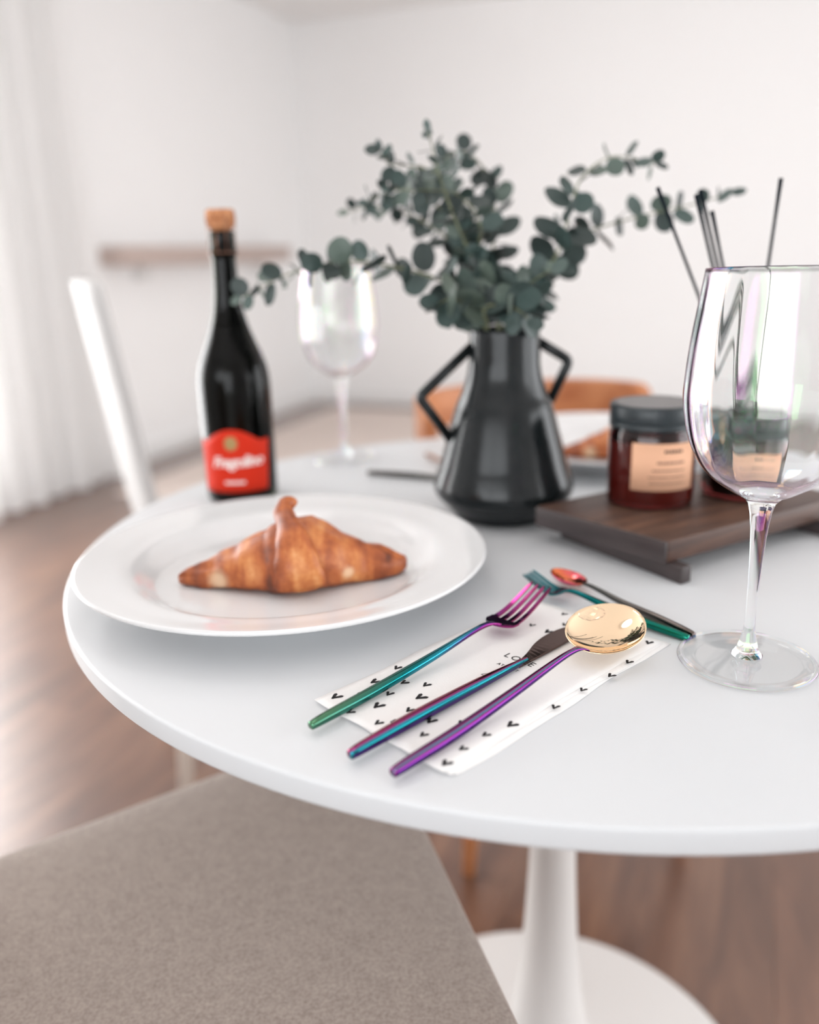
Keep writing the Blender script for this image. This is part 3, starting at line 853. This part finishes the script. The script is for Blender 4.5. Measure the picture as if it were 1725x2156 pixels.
def make_spoon(name, label, end, ctr, z, m, mb, a, b, group, tilt, depth, neck_z, cat='spoon'):
    d = Vector(ctr)-Vector(end); rz = math.atan2(d.y, d.x); L = d.length
    t = thing(name, label, cat, (end[0], end[1], z), rz, group)
    nx = L-a
    s = nx/0.165
    v, f = handle_data([(0, 0.0026, 0.0027*s, 0.0023), (0.012*s, 0.0032, 0.0034*s, 0.0028), (0.05*s, 0.0046, 0.0037*s, 0.0030), (0.10*s, 0.0085*neck_z/0.0125, 0.0030*s, 0.0025), (0.14*s, neck_z, 0.0022*s, 0.0019), (0.157*s, neck_z+0.0008, 0.0020*s, 0.0015), (nx+0.001, neck_z, 0.0030*s, 0.0009), (nx+0.006*s, neck_z-0.0022, 0.0042*s, 0.0006)])
    mesh_obj('handle', v, f, m, t)
    # bowl: double-walled shell, tip and far side lifted
    NR, NA = 18, 72
    pit, rol = tilt
    rot = Euler((rol, -pit, 0)).to_matrix()
    hv, hf = [], []
    def pt(r, th, dz):
        x = r*a*math.cos(th); y = r*b*math.sin(th)
        if x > 0: y *= 1-0.10*(r*math.cos(th))**2
        q = rot @ Vector((x, y, -depth*(1-r*r)**0.85 + dz))
        return (L+q.x, q.y, neck_z+0.0012+q.z)
    off = math.sin(pit)*a*0.75
    for lay in (0, 1):
        for k in range(1, NR+1):
            for i in range(NA):
                x, y, z_ = pt(k/NR, 2*PI*i/NA, 0.0 if lay == 0 else -0.0011*(1-(k/NR)**6*0.4))
                hv.append((x, y, z_+off))
    for lay in (0, 1):
        x, y, z_ = pt(0, 0, -0.0011*lay); hv.append((x, y, z_+off))
    def ix(l_, k, i): return l_*NR*NA+(k-1)*NA+(i % NA)
    for lay in (0, 1):
        for k in range(1, NR):
            for i in range(NA):
                q = (ix(lay,k,i), ix(lay,k+1,i), ix(lay,k+1,i+1), ix(lay,k,i+1)); hf.append(q if lay == 0 else q[::-1])
        for i in range(NA):
            q = (2*NR*NA+lay, ix(lay,1,i), ix(lay,1,i+1)); hf.append(q if lay == 0 else q[::-1])
    for i in range(NA): hf.append((ix(0,NR,i), ix(1,NR,i), ix(1,NR,i+1), ix(0,NR,i+1)))
    mesh_obj('bowl', hv, hf, mb, t)
    return t

CZ = TZ + 0.0031
make_fork('dinner_fork', 'rainbow metal dinner fork with green handle end, leftmost on the napkin', (-0.2049, -0.3598), (-0.0525, -0.2050), CZ, 0.2175, M_fork, 0.0118, 'rainbow metal cutlery by the near plate', 0.0205)
make_spoon('soup_spoon', 'large spoon with round golden bowl and purple handle on the napkin', (-0.1584, -0.4071), (-0.0205, -0.2725), CZ, M_spoon, M_bowlgold, 0.0300, 0.0245, 'rainbow metal cutlery by the near plate', (math.radians(9), math.radians(7)), 0.0085, 0.0132)
make_fork('dessert_fork', 'small teal dessert fork lying crosswise behind the golden spoon', (0.0405, -0.2545), (-0.0550, -0.1585), TZ+0.0003, 0.1360, M_fork2, 0.0088, 'small cutlery beyond the napkin', 0.0155)
make_spoon('teaspoon', 'small teaspoon with copper bowl beside the teal dessert fork', (0.0455, -0.2505), (-0.0225, -0.1535), TZ+0.0003, M_teaspoon, M_teabowl, 0.0165, 0.0125, 'small cutlery beyond the napkin', (math.radians(5), math.radians(6)), 0.0058, 0.0085)

def make_knife(name, label, end, tip, z, m, group, L=0.214, short=False):
    d = Vector(tip)-Vector(end); rz = math.atan2(d.y, d.x)
    t = thing(name, label, 'knife', (end[0], end[1], z), rz, group)
    v, f = handle_data([(0, 0.0030, 0.0027, 0.0026), (0.012, 0.0036, 0.0035, 0.0031), (0.05, 0.0042, 0.0041, 0.0036), (0.095, 0.0040, 0.0036, 0.0033), (0.125, 0.0034, 0.0026, 0.0027), (0.142, 0.0029, 0.0018, 0.0021), (0.150, 0.0026, 0.0014, 0.0016)])
    mesh_obj('handle', v, f, m, t)
    lo = spline([(0.140, -0.0016), (0.160, -0.0020), (0.190, -0.0022), (0.208, -0.0008), (L, 0.0035)], 26)
    hi = spline([(0.140, 0.0016), (0.155, 0.0048), (0.172, 0.0105), (0.188, 0.0128), (0.205, 0.0110), (L, 0.0045)], 26)
    bv, bf = [], []
    for (x0, y0), (x1, y1) in zip(lo, hi):
        # back of the blade thick, cutting edge thin, blade leaning a little
        bv += [(x0, y0, 0.0008), (x0, y0, 0.0024), (x1, y1, 0.0030), (x1, y1, 0.0026)]
    for k in range(25):
        for i in range(4):
            j = (i+1) % 4; bf.append((k*4+i, k*4+j, (k+1)*4+j, (k+1)*4+i))
    bf.append((3, 2, 1, 0)); bf.append((100, 101, 102, 103))
    mesh_obj('blade', bv, bf, M_blade, t, False)
    return t
make_knife('table_knife', 'teal and rose metal knife in the middle of the napkin, blade under the spoon', (-0.1810, -0.3904), (-0.0315, -0.2445), CZ, M_knife, 'rainbow metal cutlery by the near plate')
make_knife('table_knife', 'blurred metal knife lying left of the vase beyond the croissant', (-0.196, 0.228), (-0.020, 0.150), TZ+0.0003, M_teaspoon, 'cutlery across the table', 0.19)
make_spoon('teaspoon', 'blurred spoon whose brown handle end shows left of the vase', (-0.123, 0.322), (-0.088, 0.215), TZ+0.0003, M_wire, M_wire, 0.0165, 0.0125, 'cutlery across the table', (0, 0), 0.0058, 0.0085)

# ------------------------------------------------------------------ wine glasses
def wine_glass(label, loc, rz, group):
    root = thing('wine_glass', label, 'wine glass', loc, rz, group)
    outer = spline([(0.0425, 0.2440), (0.0452, 0.2245), (0.0481, 0.2030), (0.0499, 0.1810), (0.0498, 0.1670), (0.0464, 0.1485), (0.0406, 0.1340), (0.0317, 0.1225), (0.0195, 0.1140), (0.0120, 0.1100), (0.0080, 0.1060)], 60)
    T = 0.0008
    inner = []
    for k, (r, z) in enumerate(outer):
        a = outer[max(k-1, 0)]; b = outer[min(k+1, 59)]
        t = Vector((b[0]-a[0], b[1]-a[1])).normalized()
        q = (r + t.y*T, z - t.x*T)
        if q[1] > 0.1135 and q[0] > 0.006: inner.append(q)
    inner += [(0.006, 0.1128), (0.0, 0.1124)]
    outer_l = list(outer)
    stem = spline([(0.0064, 0.1000), (0.0052, 0.0900), (0.0043, 0.0745), (0.0035, 0.0525), (0.0032, 0.0330), (0.0034, 0.0250), (0.0042, 0.0195), (0.0062, 0.0110), (0.0078, 0.0075), (0.0096, 0.0050)], 40)
    foot = [(0.0, 0.0043), (0.0125, 0.0042), (0.020, 0.0034), (0.030, 0.0028), (0.0385, 0.0024), (0.0400, 0.0022), (0.0401, 0.0012), (0.0400, 0.0004), (0.030, 0.0005), (0.012, 0.0010), (0.0, 0.0012)]
    prof = inner[::-1] + [(outer[0][0]-T*0.5, 0.2444)] + outer_l + list(stem) + [(0.0, 0.0046)]
    ni = len(inner)
    def flute(k, a, r, z):
        if k < ni and z > 0.118: 
            w_ = min(1.0, (z-0.118)/0.03)*min(1.0, (0.2445-z)/0.02+0.25)
            return 0.00030*w_*math.cos(20*a)
        if z > 0.118 and k > ni+1:
            w_ = min(1.0, (z-0.118)/0.03)*min(1.0, (0.2445-z)/0.02)
            return 0.00016*w_*math.cos(20*a+0.4)
        return 0
    lathe('bowl_and_stem', prof, M_glass, root, 200, flute, sharp=None)
    lathe('foot', foot, M_footglass, root, 128, sharp=None)
    rim = [(0.0415+0.0013*math.cos(t), 0.0016+0.0013*math.sin(t)) for t in [2*PI*k/12 for k in range(13)]]
    lathe('foot_rim', rim, M_glass, root, 128, sharp=None)
    return root
wine_glass('tall clear iridescent wine glass in the right foreground', (0.0680, -0.2845, TZ+0.0003), 0.1, 'iridescent wine glasses')
wine_glass('blurred clear wine glass standing far off between bottle and vase', (-0.2300, 0.3180, TZ+0.0003), 0.3, 'iridescent wine glasses')

# ------------------------------------------------------------------ bottle
bt = thing('wine_bottle', 'dark sparkling wine bottle with red label and cork', 'bottle', (-0.3345, 0.150, TZ), math.radians(-90))
ob = spline([(0.0385, 0.004), (0.0392, 0.012), (0.0393, 0.06), (0.0395, 0.11), (0.0392, 0.128), (0.0375, 0.142), (0.0330, 0.157), (0.0268, 0.172), (0.0205, 0.189), (0.0162, 0.206), (0.0138, 0.224), (0.0128, 0.245), (0.0126, 0.258)], 70)
lip = [(0.0140, 0.2600), (0.0144, 0.2630), (0.0140, 0.2660), (0.0131, 0.2675), (0.0128, 0.2800), (0.0132, 0.2835), (0.0122, 0.2845), (0.0098, 0.2845)]
ib = [(0.0095, 0.280), (0.0098, 0.240), (0.0106, 0.224), (0.0130, 0.206), (0.0172, 0.189), (0.0235, 0.172), (0.0298, 0.157), (0.0343, 0.142), (0.0360, 0.128), (0.0363, 0.06), (0.0358, 0.012), (0.030, 0.010), (0.0, 0.018)]
prof = [(0.0, 0.012), (0.026, 0.003), (0.033, 0.0005), (0.0370, 0.0012)] + list(ob) + lip + ib
lathe('glass_body', prof, M_bottle, bt, 96, sharp=60)
wp = [(0.0, 0.0150), (0.030, 0.0085), (0.0362, 0.0110), (0.0370, 0.06), (0.0367, 0.128), (0.0350, 0.1418), (0.0305, 0.1568), (0.0242, 0.1718), (0.0184, 0.1868), (0.0178, 0.1888), (0.0, 0.1888)]
lathe('wine', wp, M_wine, bt, 64, sharp=60)
cp = [(0.0, 0.268), (0.0092, 0.268), (0.0094, 0.2850), (0.0125, 0.2868), (0.0148, 0.2935), (0.0152, 0.3000), (0.0145, 0.3045), (0.0125, 0.3058), (0.0, 0.3062)]
lathe('cork', cp, M_cork, bt, 48, sharp=70)
for k in range(4):
    a = k*PI/2+0.5
    tube('cage_wire', [(0.0150*math.cos(a), 0.0150*math.sin(a), 0.262), (0.0142*math.cos(a), 0.0142*math.sin(a), 0.282), (0.0158*math.cos(a), 0.0158*math.sin(a), 0.297), (0.010*math.cos(a), 0.010*math.sin(a), 0.3066)], 0.0005, M_wire, bt, 6)
rg = [(0.0150*math.cos(2*PI*i/40), 0.0150*math.sin(2*PI*i/40), 0.2630) for i in range(41)]
tube('cage_ring', rg, 0.0006, M_wire, bt, 6)
lp = spline([(0.0150, 0.003, 0.263), (0.0200, 0.006, 0.2665), (0.0212, 0.007, 0.274), (0.0178, 0.006, 0.281), (0.0150, 0.004, 0.2835)], 16)
tube('wire_loop', [(y, -x, z) for x, y, z in [(p[1]*0.3, p[0], p[2]) for p in lp]], 0.0006, M_wire, bt, 6)
# label: local angle 0 faces the camera side; u = arc length to the right, h = height
LAB = math.radians(-1)
def on_bottle(u, h, r):
    a = u/0.0393 + LAB
    return (r*math.cos(a), r*math.sin(a), h)
lv, lf = [], []
NU = 40
H0, WL = 0.0140, 0.0440
for i in range(NU+1):
    u = -WL+2*WL*i/NU; e = abs(u)/WL
    top = 0.0690 + (0.0140*math.cos(min(1, e/0.70)*PI/2) if e < 0.70 else 0) + 0.001*e
    shr = 1 - 0.10*0
    for j in range(9):
        t = j/8
        h = H0+0.0012*math.cos(e*PI/2)*-1*0 + (top-H0)*t
        ww = u*(0.88+0.12*t)
        lv.append(on_bottle(ww, h, 0.0397))
for i in range(NU):
    for j in range(8):
        q = i*9+j; lf.append((q, q+9, q+10, q+1))
lab = mesh_obj('label', lv, lf, M_redlabel, bt)
solidify(lab, 0.0002, 1)
def label_text(s, u, h, size, m, rot=0.0, **k):
    v, f = text_data(s, size, **k)
    c_, s_ = math.cos(rot), math.sin(rot)
    return mesh_obj('label_lettering', [on_bottle(u + x*c_-y*s_, h + x*s_+y*c_, 0.04005) for x, y, z in v], f, m, lab, False)
label_text('Fragolino', 0.0050, 0.0475, 0.0158, M_labelwhite, rot=0.03, shear=0.30, bold=0.0007, spacing=0.95)
ev = [on_bottle(-0.0005, 0.0680, 0.0402)]
ef = []
for i in range(24):
    t = 2*PI*i/24; ev.append(on_bottle(-0.0005+0.0070*math.cos(t), 0.0680+0.0075*math.sin(t), 0.04005))
for i in range(24): ef.append((0, 1+i, 1+(i+1) % 24))
mesh_obj('crest', ev, ef, M_gold, lab, False)
for (u0, u1, h0, h1) in ((-0.010, 0.012, 0.0235, 0.0265),):
    vv = [on_bottle(u0+(u1-u0)*i/8, h, 0.04005) for i in range(9) for h in (h0, h1)]
    mesh_obj('label_small_line', vv, [(2*i, 2*i+2, 2*i+3, 2*i+1) for i in range(8)], M_labelwhite, lab, False)

# ------------------------------------------------------------------ vase
vs_ = thing('vase', 'matte black ceramic vase with two angular handles', 'vase', (-0.0510, 0.0520, TZ), 0)
vo = [(0.0, 0.0006), (0.046, 0.0006), (0.0485, 0.002), (0.0500, 0.005)] + spline([(0.0510, 0.007), (0.0605, 0.0160), (0.0680, 0.0240), (0.0700, 0.0310), (0.0692, 0.0380), (0.0655, 0.0500), (0.0622, 0.0600), (0.0553, 0.0855), (0.0480, 0.1110), (0.0425, 0.1240), (0.0372, 0.1400), (0.0352, 0.1520), (0.0345, 0.1640), (0.0338, 0.1840)], 60)
vi = [(0.0330, 0.1868), (0.0315, 0.1872), (0.0302, 0.1860), (0.0302, 0.155), (0.032, 0.140), (0.044, 0.11), (0.058, 0.06), (0.062, 0.03), (0.045, 0.008), (0.0, 0.008)]
lathe('vase_body', list(vo)+vi, M_vase, vs_, 96, sharp=75)
def strut(name, path, rad):
    P = spline(path, 40)
    return tube(name, P, rad, M_vase, vs_, 12, up=Vector((0, 1, 0)))
def bent(pts, rr, name):
    """straight bars meeting at small-radius corners"""
    out = []
    for k in range(len(pts)):
        p = Vector(pts[k])
        if 0 < k < len(pts)-1:
            a = (Vector(pts[k-1])-p).normalized(); b = (Vector(pts[k+1])-p).normalized()
            for t in (0, .25, .5, .75, 1):
                q = (p+a*rr)*(1-t)**2 + p*(2*t*(1-t)) + (p+b*rr)*t*t; out.append(q)
        else: out.append(p)
    return tube(name, out, (0.0052, 0.0046), M_vase, vs_, 12, up=Vector((0, 1, 0))) if False else tube(name, out, 0.0050, M_vase, vs_, 12, up=Vector((0, 1, 0)))
bent([(-0.031, -0.006, 0.1715), (-0.0835, -0.016, 0.1245), (-0.0525, -0.010, 0.0800)], 0.006, 'handle')
bent([(0.032, 0.006, 0.1735), (0.0655, 0.012, 0.1530), (0.0465, 0.009, 0.1130)], 0.006, 'handle')

# ------------------------------------------------------------------ eucalyptus
def leaf_mesh(k):
    rd = random.Random(k)
    v, f = [], []
    nr, na = 4, 14
    cup = rd.uniform(0.05, 0.16); pt = [0.02, 0.10, 0.16, 0.06][k % 4]; wd = [0.46, 0.42, 0.40, 0.50][k % 4]
    v.append((0.5, 0, -cup*0.25))
    for r in range(1, nr+1):
        for i in range(na):
            t = 2*PI*i/na
            q = r/nr
            x = 0.5+0.5*q*math.cos(t)*(1+pt*(1 if math.cos(t) > 0.6 else 0)); y = wd*q*math.sin(t)
            z = cup*((x-0.5)**2+2.2*y*y) - cup*0.25 + 0.02*math.sin(3*t+k)*q
            v.append((x, y, z))
    for i in range(na): f.append((0, 1+i, 1+(i+1) % na))
    for r in range(1, nr):
        for i in range(na):
            a = 1+(r-1)*na+i; b = 1+(r-1)*na+(i+1) % na
            f.append((a, a+na, b+na, b))
    me = bpy.data.meshes.new('leaf'); me.from_pydata(v, [], f); me.materials.append(M_leaf)
    for p in me.polygons: p.use_smooth = True
    return me
LEAF = [leaf_mesh(k) for k in range(8)]
BR = {
 'A': ('eucalyptus branch arching low to the left towards the bottle', [(-0.0848,0.0733,0.2179),(-0.1239,0.0686,0.2368),(-0.16,0.0611,0.2465),(-0.196,0.0626,0.2517),(-0.2332,0.072,0.2481),(-0.2669,0.0793,0.2378),(-0.3062,0.0846,0.2205)], 1.05, 0.0105),
 'B': ('eucalyptus branch curving over at the upper left of the bunch', [(-0.0665,0.0965,0.2256),(-0.0694,0.118,0.262),(-0.0804,0.1291,0.299),(-0.1064,0.1283,0.3308),(-0.1347,0.1205,0.3396),(-0.1578,0.1106,0.3414),(-0.1652,0.1034,0.3523)], 0.88, 0.0085),
 'C': ('eucalyptus branch reaching left below the crown of the bunch', [(-0.0693,0.1186,0.2297),(-0.0969,0.1405,0.2676),(-0.1304,0.1584,0.2923),(-0.1699,0.1729,0.3056),(-0.2026,0.1717,0.3016)], 0.92, 0.0085),
 'D': ('eucalyptus branch rising straight up on the right of the crown', [(-0.0574,0.1172,0.2247),(-0.0526,0.1416,0.2712),(-0.0506,0.1636,0.3093),(-0.0621,0.1737,0.3428),(-0.0823,0.1673,0.3564),(-0.105,0.1546,0.3488)], 0.95, 0.0088),
 'E': ('thin eucalyptus sprig whose tiny tip tops the whole bunch', [(-0.075,0.0799,0.2398),(-0.1,0.0763,0.2969),(-0.113,0.0773,0.3351),(-0.1201,0.0759,0.365)], 0.85, 0.0095),
 'F': ('eucalyptus branch climbing to the upper right with a bowed tip', [(-0.0209,0.0832,0.2159),(0.004,0.0847,0.2556),(0.0146,0.0847,0.2903),(0.0268,0.0945,0.3228),(0.0595,0.111,0.3428),(0.1039,0.1194,0.3361)], 1.05, 0.0120),
 'G': ('sparse eucalyptus branch stretching right to the dark reed sticks', [(-0.0113,0.1168,0.2236),(0.0188,0.1292,0.2647),(0.0531,0.1331,0.2777),(0.0942,0.1258,0.2879),(0.1342,0.1176,0.2956),(0.178,0.1104,0.3061)], 1.05, 0.0165),
 'H': ('short eucalyptus twig leaning right at the vase mouth', [(-0.04,0.0614,0.2129),(-0.0243,0.0458,0.2306),(-0.0103,0.0379,0.2389)], 1.35, 0.009),
 'I': ('short eucalyptus twig leaning left at the vase mouth', [(-0.0798,0.0494,0.2079),(-0.1033,0.0309,0.2159),(-0.1148,0.0195,0.2125)], 1.35, 0.010),
 'K': ('eucalyptus branch spreading to the upper left rim of the crown', [(-0.0700,0.1000,0.2400),(-0.0880,0.1120,0.2800),(-0.1120,0.1180,0.3020),(-0.1450,0.1150,0.3180),(-0.1800,0.1050,0.3080)], 0.85, 0.0088),
 'M': ('leafy eucalyptus twig drooping over the front rim of the vase', [(-0.0560,0.0350,0.2080),(-0.0440,0.0180,0.2060),(-0.0340,0.0080,0.1980)], 1.25, 0.0075),
 'J': ('eucalyptus branch filling the middle of the crown', [(-0.0715,0.093,0.2485),(-0.0715,0.0932,0.284),(-0.0923,0.0908,0.3103),(-0.1266,0.0817,0.3148),(-0.1536,0.0712,0.3147)], 0.92, 0.0088),
}
VX, VY = -0.0510, 0.0520
def branch(key, seed):
    label, pts, size, gap = BR[key]
    rd = random.Random(seed)
    mouth = Vector((VX+rd.uniform(-0.012, 0.012), VY+rd.uniform(-0.008, 0.012), 0.190))
    mouth.x += 0.010*(1 if pts[0][0] > VX else -1)*0.8
    low = Vector((VX - (mouth.x-VX)*0.6, VY+rd.uniform(-0.01, 0.01), 0.03))
    base = Vector((low.x, low.y, TZ+low.z))
    root = thing('eucalyptus_branch', label, 'branch', base, 0, 'eucalyptus branches in the black vase')
    P = spline([tuple(low), tuple(mouth)] + pts, 60)
    P = [Vector(p)-low for p in P]
    n = len(P)
    rad = [0.0017-0.0012*k/(n-1) for k in range(n)]
    tube('stem', P, rad, M_stem, root, 7)
    # leaf pairs
    acc = 0.0; turn = rd.uniform(0, PI); total = sum((P[k+1]-P[k]).length for k in range(n-1)); run = 0.0
    for k in range(1, n):
        seg = (P[k]-P[k-1]).length; acc += seg; run += seg
        if P[k].z+low.z < (0.203 if key not in 'HIM' else 0.193) or acc < gap: continue
        acc = 0.0; turn += PI/2 + rd.uniform(-0.5, 0.5)
        t = (P[min(k+1, n-1)]-P[k-1]).normalized()
        s = t.orthogonal().normalized(); q = t.cross(s)
        frac = run/total
        sz = size*0.0275*(1.0-0.42*max(0, (frac-0.55)/0.45))
        for sgn in (0, PI):
            if rd.random() < 0.06: continue
            a = turn+sgn+rd.uniform(-0.3, 0.3)
            out = (s*math.cos(a)+q*math.sin(a))
            x = (out*0.85 + t*rd.uniform(0.05, 0.65) + Vector((0, 0, rd.uniform(-0.35, 0.2)))).normalized()
            nrm = (t*rd.uniform(0.2, 0.8) + Vector((rd.uniform(-.7, .7), rd.uniform(-1.4, 0.1), rd.uniform(-0.3, .7)))).normalized()
            y = nrm.cross(x).normalized(); nrm = x.cross(y)
            L = sz*rd.uniform(0.8, 1.2)
            M4 = Matrix((x*L, y*L, nrm*L)).transposed().to_4x4()
            M4.translation = P[k] + x*0.0015
            o = bpy.data.objects.new('leaf', LEAF[rd.randrange(8)]); link(o, root); o.matrix_local = M4
    # a leaf at the tip
    x = (P[-1]-P[-3]).normalized(); y = x.orthogonal().normalized(); nrm = x.cross(y); L = size*0.013
    M4 = Matrix((x*L, y*L, nrm*L)).transposed().to_4x4(); M4.translation = P[-1]
    o = bpy.data.objects.new('leaf', LEAF[seed % 8]); link(o, root); o.matrix_local = M4
for i, k in enumerate('ABCDEFGHIJKM'):
    branch(k, 20+i)

# ------------------------------------------------------------------ wooden riser board
BN = Vector((0.0580, -0.1390)); BL = Vector((0.860, 0.510)).normalized(); BE = Vector((-BL.y, BL.x))
rb = thing('serving_board', 'dark walnut serving board on two low feet, under the candle', 'board', (BN.x, BN.y, TZ), math.atan2(BL.y, BL.x))
# local x along the length, local y across
BT0, BT1 = 0.0145, 0.0330
def slab(name, outline, z0, z1, m, bev):
    v, f = prism_data(outline, z0, z1)
    o = mesh_obj(name, v, f, m, rb, False)
    bm = bmesh.new(); bm.from_mesh(o.data)
    bmesh.ops.bevel(bm, geom=bm.edges[:], offset=bev, segments=3, affect='EDGES', profile=0.5)
    bm.to_mesh(o.data); bm.free()
    for p in o.data.polygons: p.use_smooth = True
    return smooth_angle(o, 50)
slab('board', [(0.0, -0.002), (0.228, -0.002), (0.228, 0.137), (-0.020, 0.137)], BT0, BT1, M_board, 0.0016)
for (x0, x1) in ((0.001, 0.0125), (0.196, 0.2075)):
    box('foot', (x0, -0.016, 0.0003), (x1, 0.128, BT0), M_boardleg, rb, 0.0010)
slab('end_cap', [(-0.0030, -0.0015), (-0.0002, -0.0015), (-0.0200, 0.1365), (-0.0228, 0.1365)], BT0-0.0004, BT1-0.0006, M_boardleg, 0.0007)
BZ = TZ + BT1

# ------------------------------------------------------------------ candle jar
def jar(name, label, cat, loc, rz, R_, H_, lid_h, group=None):
    t = thing(name, label, cat, loc, rz, group)
    op = [(0.0, 0.0004), (R_-0.004, 0.0004), (R_-0.0012, 0.0012), (R_, 0.0040), (R_, H_-0.010), (R_-0.0008, H_-0.006), (R_-0.003, H_-0.003), (R_-0.003, H_),
          (R_-0.0055, H_), (R_-0.0055, H_-0.004), (R_-0.0032, H_-0.010), (R_-0.0032, 0.0070), (R_-0.006, 0.0045), (0.0, 0.0045)]
    lathe('glass_jar', op, M_amber, t, 96, sharp=60)
    return t
cj = jar('candle_jar', 'amber glass candle jar with black lid and kraft label on the board', 'candle', (0.0760, -0.0210, BZ), math.radians(-90), 0.0390, 0.0735, 0.0185)
Rj = 0.0390
lathe('wax', [(0.0, 0.0048), (Rj-0.0065, 0.0040), (Rj-0.0028, 0.0068), (Rj-0.0028, 0.058), (Rj-0.004, 0.0592), (0.0, 0.0588)], M_wax, cj, 64, sharp=60)
lid = lathe('lid', [(0.0, 0.0700), (Rj-0.0035, 0.0700), (Rj-0.0002, 0.0712), (Rj, 0.0722), (Rj, 0.0748), (Rj-0.0008, 0.0758), (Rj, 0.0770), (Rj, 0.0898), (Rj-0.0010, 0.0912), (Rj-0.0028, 0.0918), (Rj-0.0045, 0.0912), (0.0, 0.0912)], M_lid, cj, 96, sharp=60)
lathe('lid_top_disc', [(0.0, 0.0913), (Rj-0.0050, 0.0913), (Rj-0.0052, 0.0916), (0.0, 0.0916)], M_lidtop, lid, 64)
def on_cyl(R_, u, h, a0): 
    a = u/R_+a0
    return (R_*math.cos(a), R_*math.sin(a), h)
def cyl_label(t, R_, a0, w_, h0, h1, lines):
    lv = [on_cyl(R_+0.00015, -w_/2+w_*i/20, h, a0) for i in range(21) for h in (h0, h1)]
    lf = [(2*i, 2*i+2, 2*i+3, 2*i+1) for i in range(20)]
    o = mesh_obj('label', lv, lf, M_kraft, t); solidify(o, 0.0002, 1)
    for (cx_, cw, ch, th, m) in lines:
        n_ = max(3, int(cw/0.0025))
        rd_ = random.Random(int(ch*1e5))
        x = cx_-cw/2; vv, ff = [], []
        while x < cx_+cw/2:
            ww = rd_.uniform(0.0010, 0.0030)
            b = len(vv)
            vv += [on_cyl(R_+0.00042, x, ch-th/2, a0), on_cyl(R_+0.00042, x+ww, ch-th/2, a0), on_cyl(R_+0.00042, x+ww, ch+th/2, a0), on_cyl(R_+0.00042, x, ch+th/2, a0)]
            ff.append((b, b+1, b+2, b+3)); x += ww+0.0006
        mesh_obj('label_line', vv, ff, m, o, False)
    return o
cyl_label(cj, Rj, math.radians(3), 0.0605, 0.0185, 0.0610, [(0.006, 0.016, 0.0540, 0.0026, M_ink), (0.005, 0.026, 0.0440, 0.0022, M_inksoft), (0.003, 0.030, 0.0370, 0.0014, M_inksoft), (0.002, 0.034, 0.0310, 0.0012, M_inksoft), (0.002, 0.032, 0.0255, 0.0012, M_inksoft)])

# ------------------------------------------------------------------ reed diffuser
RD = (0.1680, -0.0050)
df = jar('reed_diffuser', 'small amber diffuser jar behind the wine glass bowl', 'diffuser', (RD[0], RD[1], BZ), math.radians(-90), 0.0370, 0.0600, 0.0)
lathe('collar', [(0.012, 0.0560), (0.0345, 0.0560), (0.0352, 0.0575), (0.0352, 0.0745), (0.0340, 0.0760), (0.0130, 0.0760), (0.012, 0.0750), (0.012, 0.0560)], M_lid, df, 64, sharp=50)
lathe('oil', [(0.0, 0.0048), (0.0335, 0.0070), (0.0335, 0.030), (0.0, 0.0302)], mat('diffuser_oil', srgb(70, 24, 16), 0.1), df, 48, sharp=50)
cyl_label(df, 0.0370, math.radians(-6), 0.044, 0.014, 0.044, [(0.002, 0.016, 0.0390, 0.0020, M_ink), (0.002, 0.022, 0.0300, 0.0018, M_inksoft), (0.002, 0.026, 0.0240, 0.0012, M_inksoft)])
reeds = [((0.0636, -0.0365, 0.3041), 'black reed stick leaning furthest left out of the diffuser', (-0.003, 0.004)),
         ((0.0950, -0.0384, 0.2977), 'black reed stick second from the left in the diffuser', (0.001, 0.006)),
         ((0.1010, -0.0300, 0.3020), 'black reed stick pressed close to its left neighbour in the diffuser', (0.004, 0.003)),
         ((0.1120, -0.0300, 0.2850), 'shorter pale-looking reed stick in the middle of the diffuser', (0.003, -0.003)),
         ((0.1651, -0.0350, 0.3091), 'lone black reed stick standing above the wine glass rim', (-0.004, -0.005))]
for (tip, label, (ox, oy)) in reeds:
    tip = Vector(tip)
    neck = Vector((RD[0]+ox, RD[1]+oy, BT1+0.075))
    d = (tip-neck); bot = neck - d*((neck.z-BT1-0.034)/d.z)
    r0_ = bot
    n = 16
    P = [Vector((0, 0, 0)) + (tip-r0_)*(k/(n-1)) for k in range(n)]
    rad = [0.00135+0.0005*(1-min(1, abs(k-n+1)/2.0)) + 0.0003*math.exp(-((k/(n-1)-0.55)/0.05)**2) for k in range(n)]
    o = tube('reed_stick', P, rad, M_reed, None, 10, loc=(r0_.x, r0_.y, TZ+r0_.z))
    tag(o, label, 'reed stick', 'reed sticks of the diffuser')
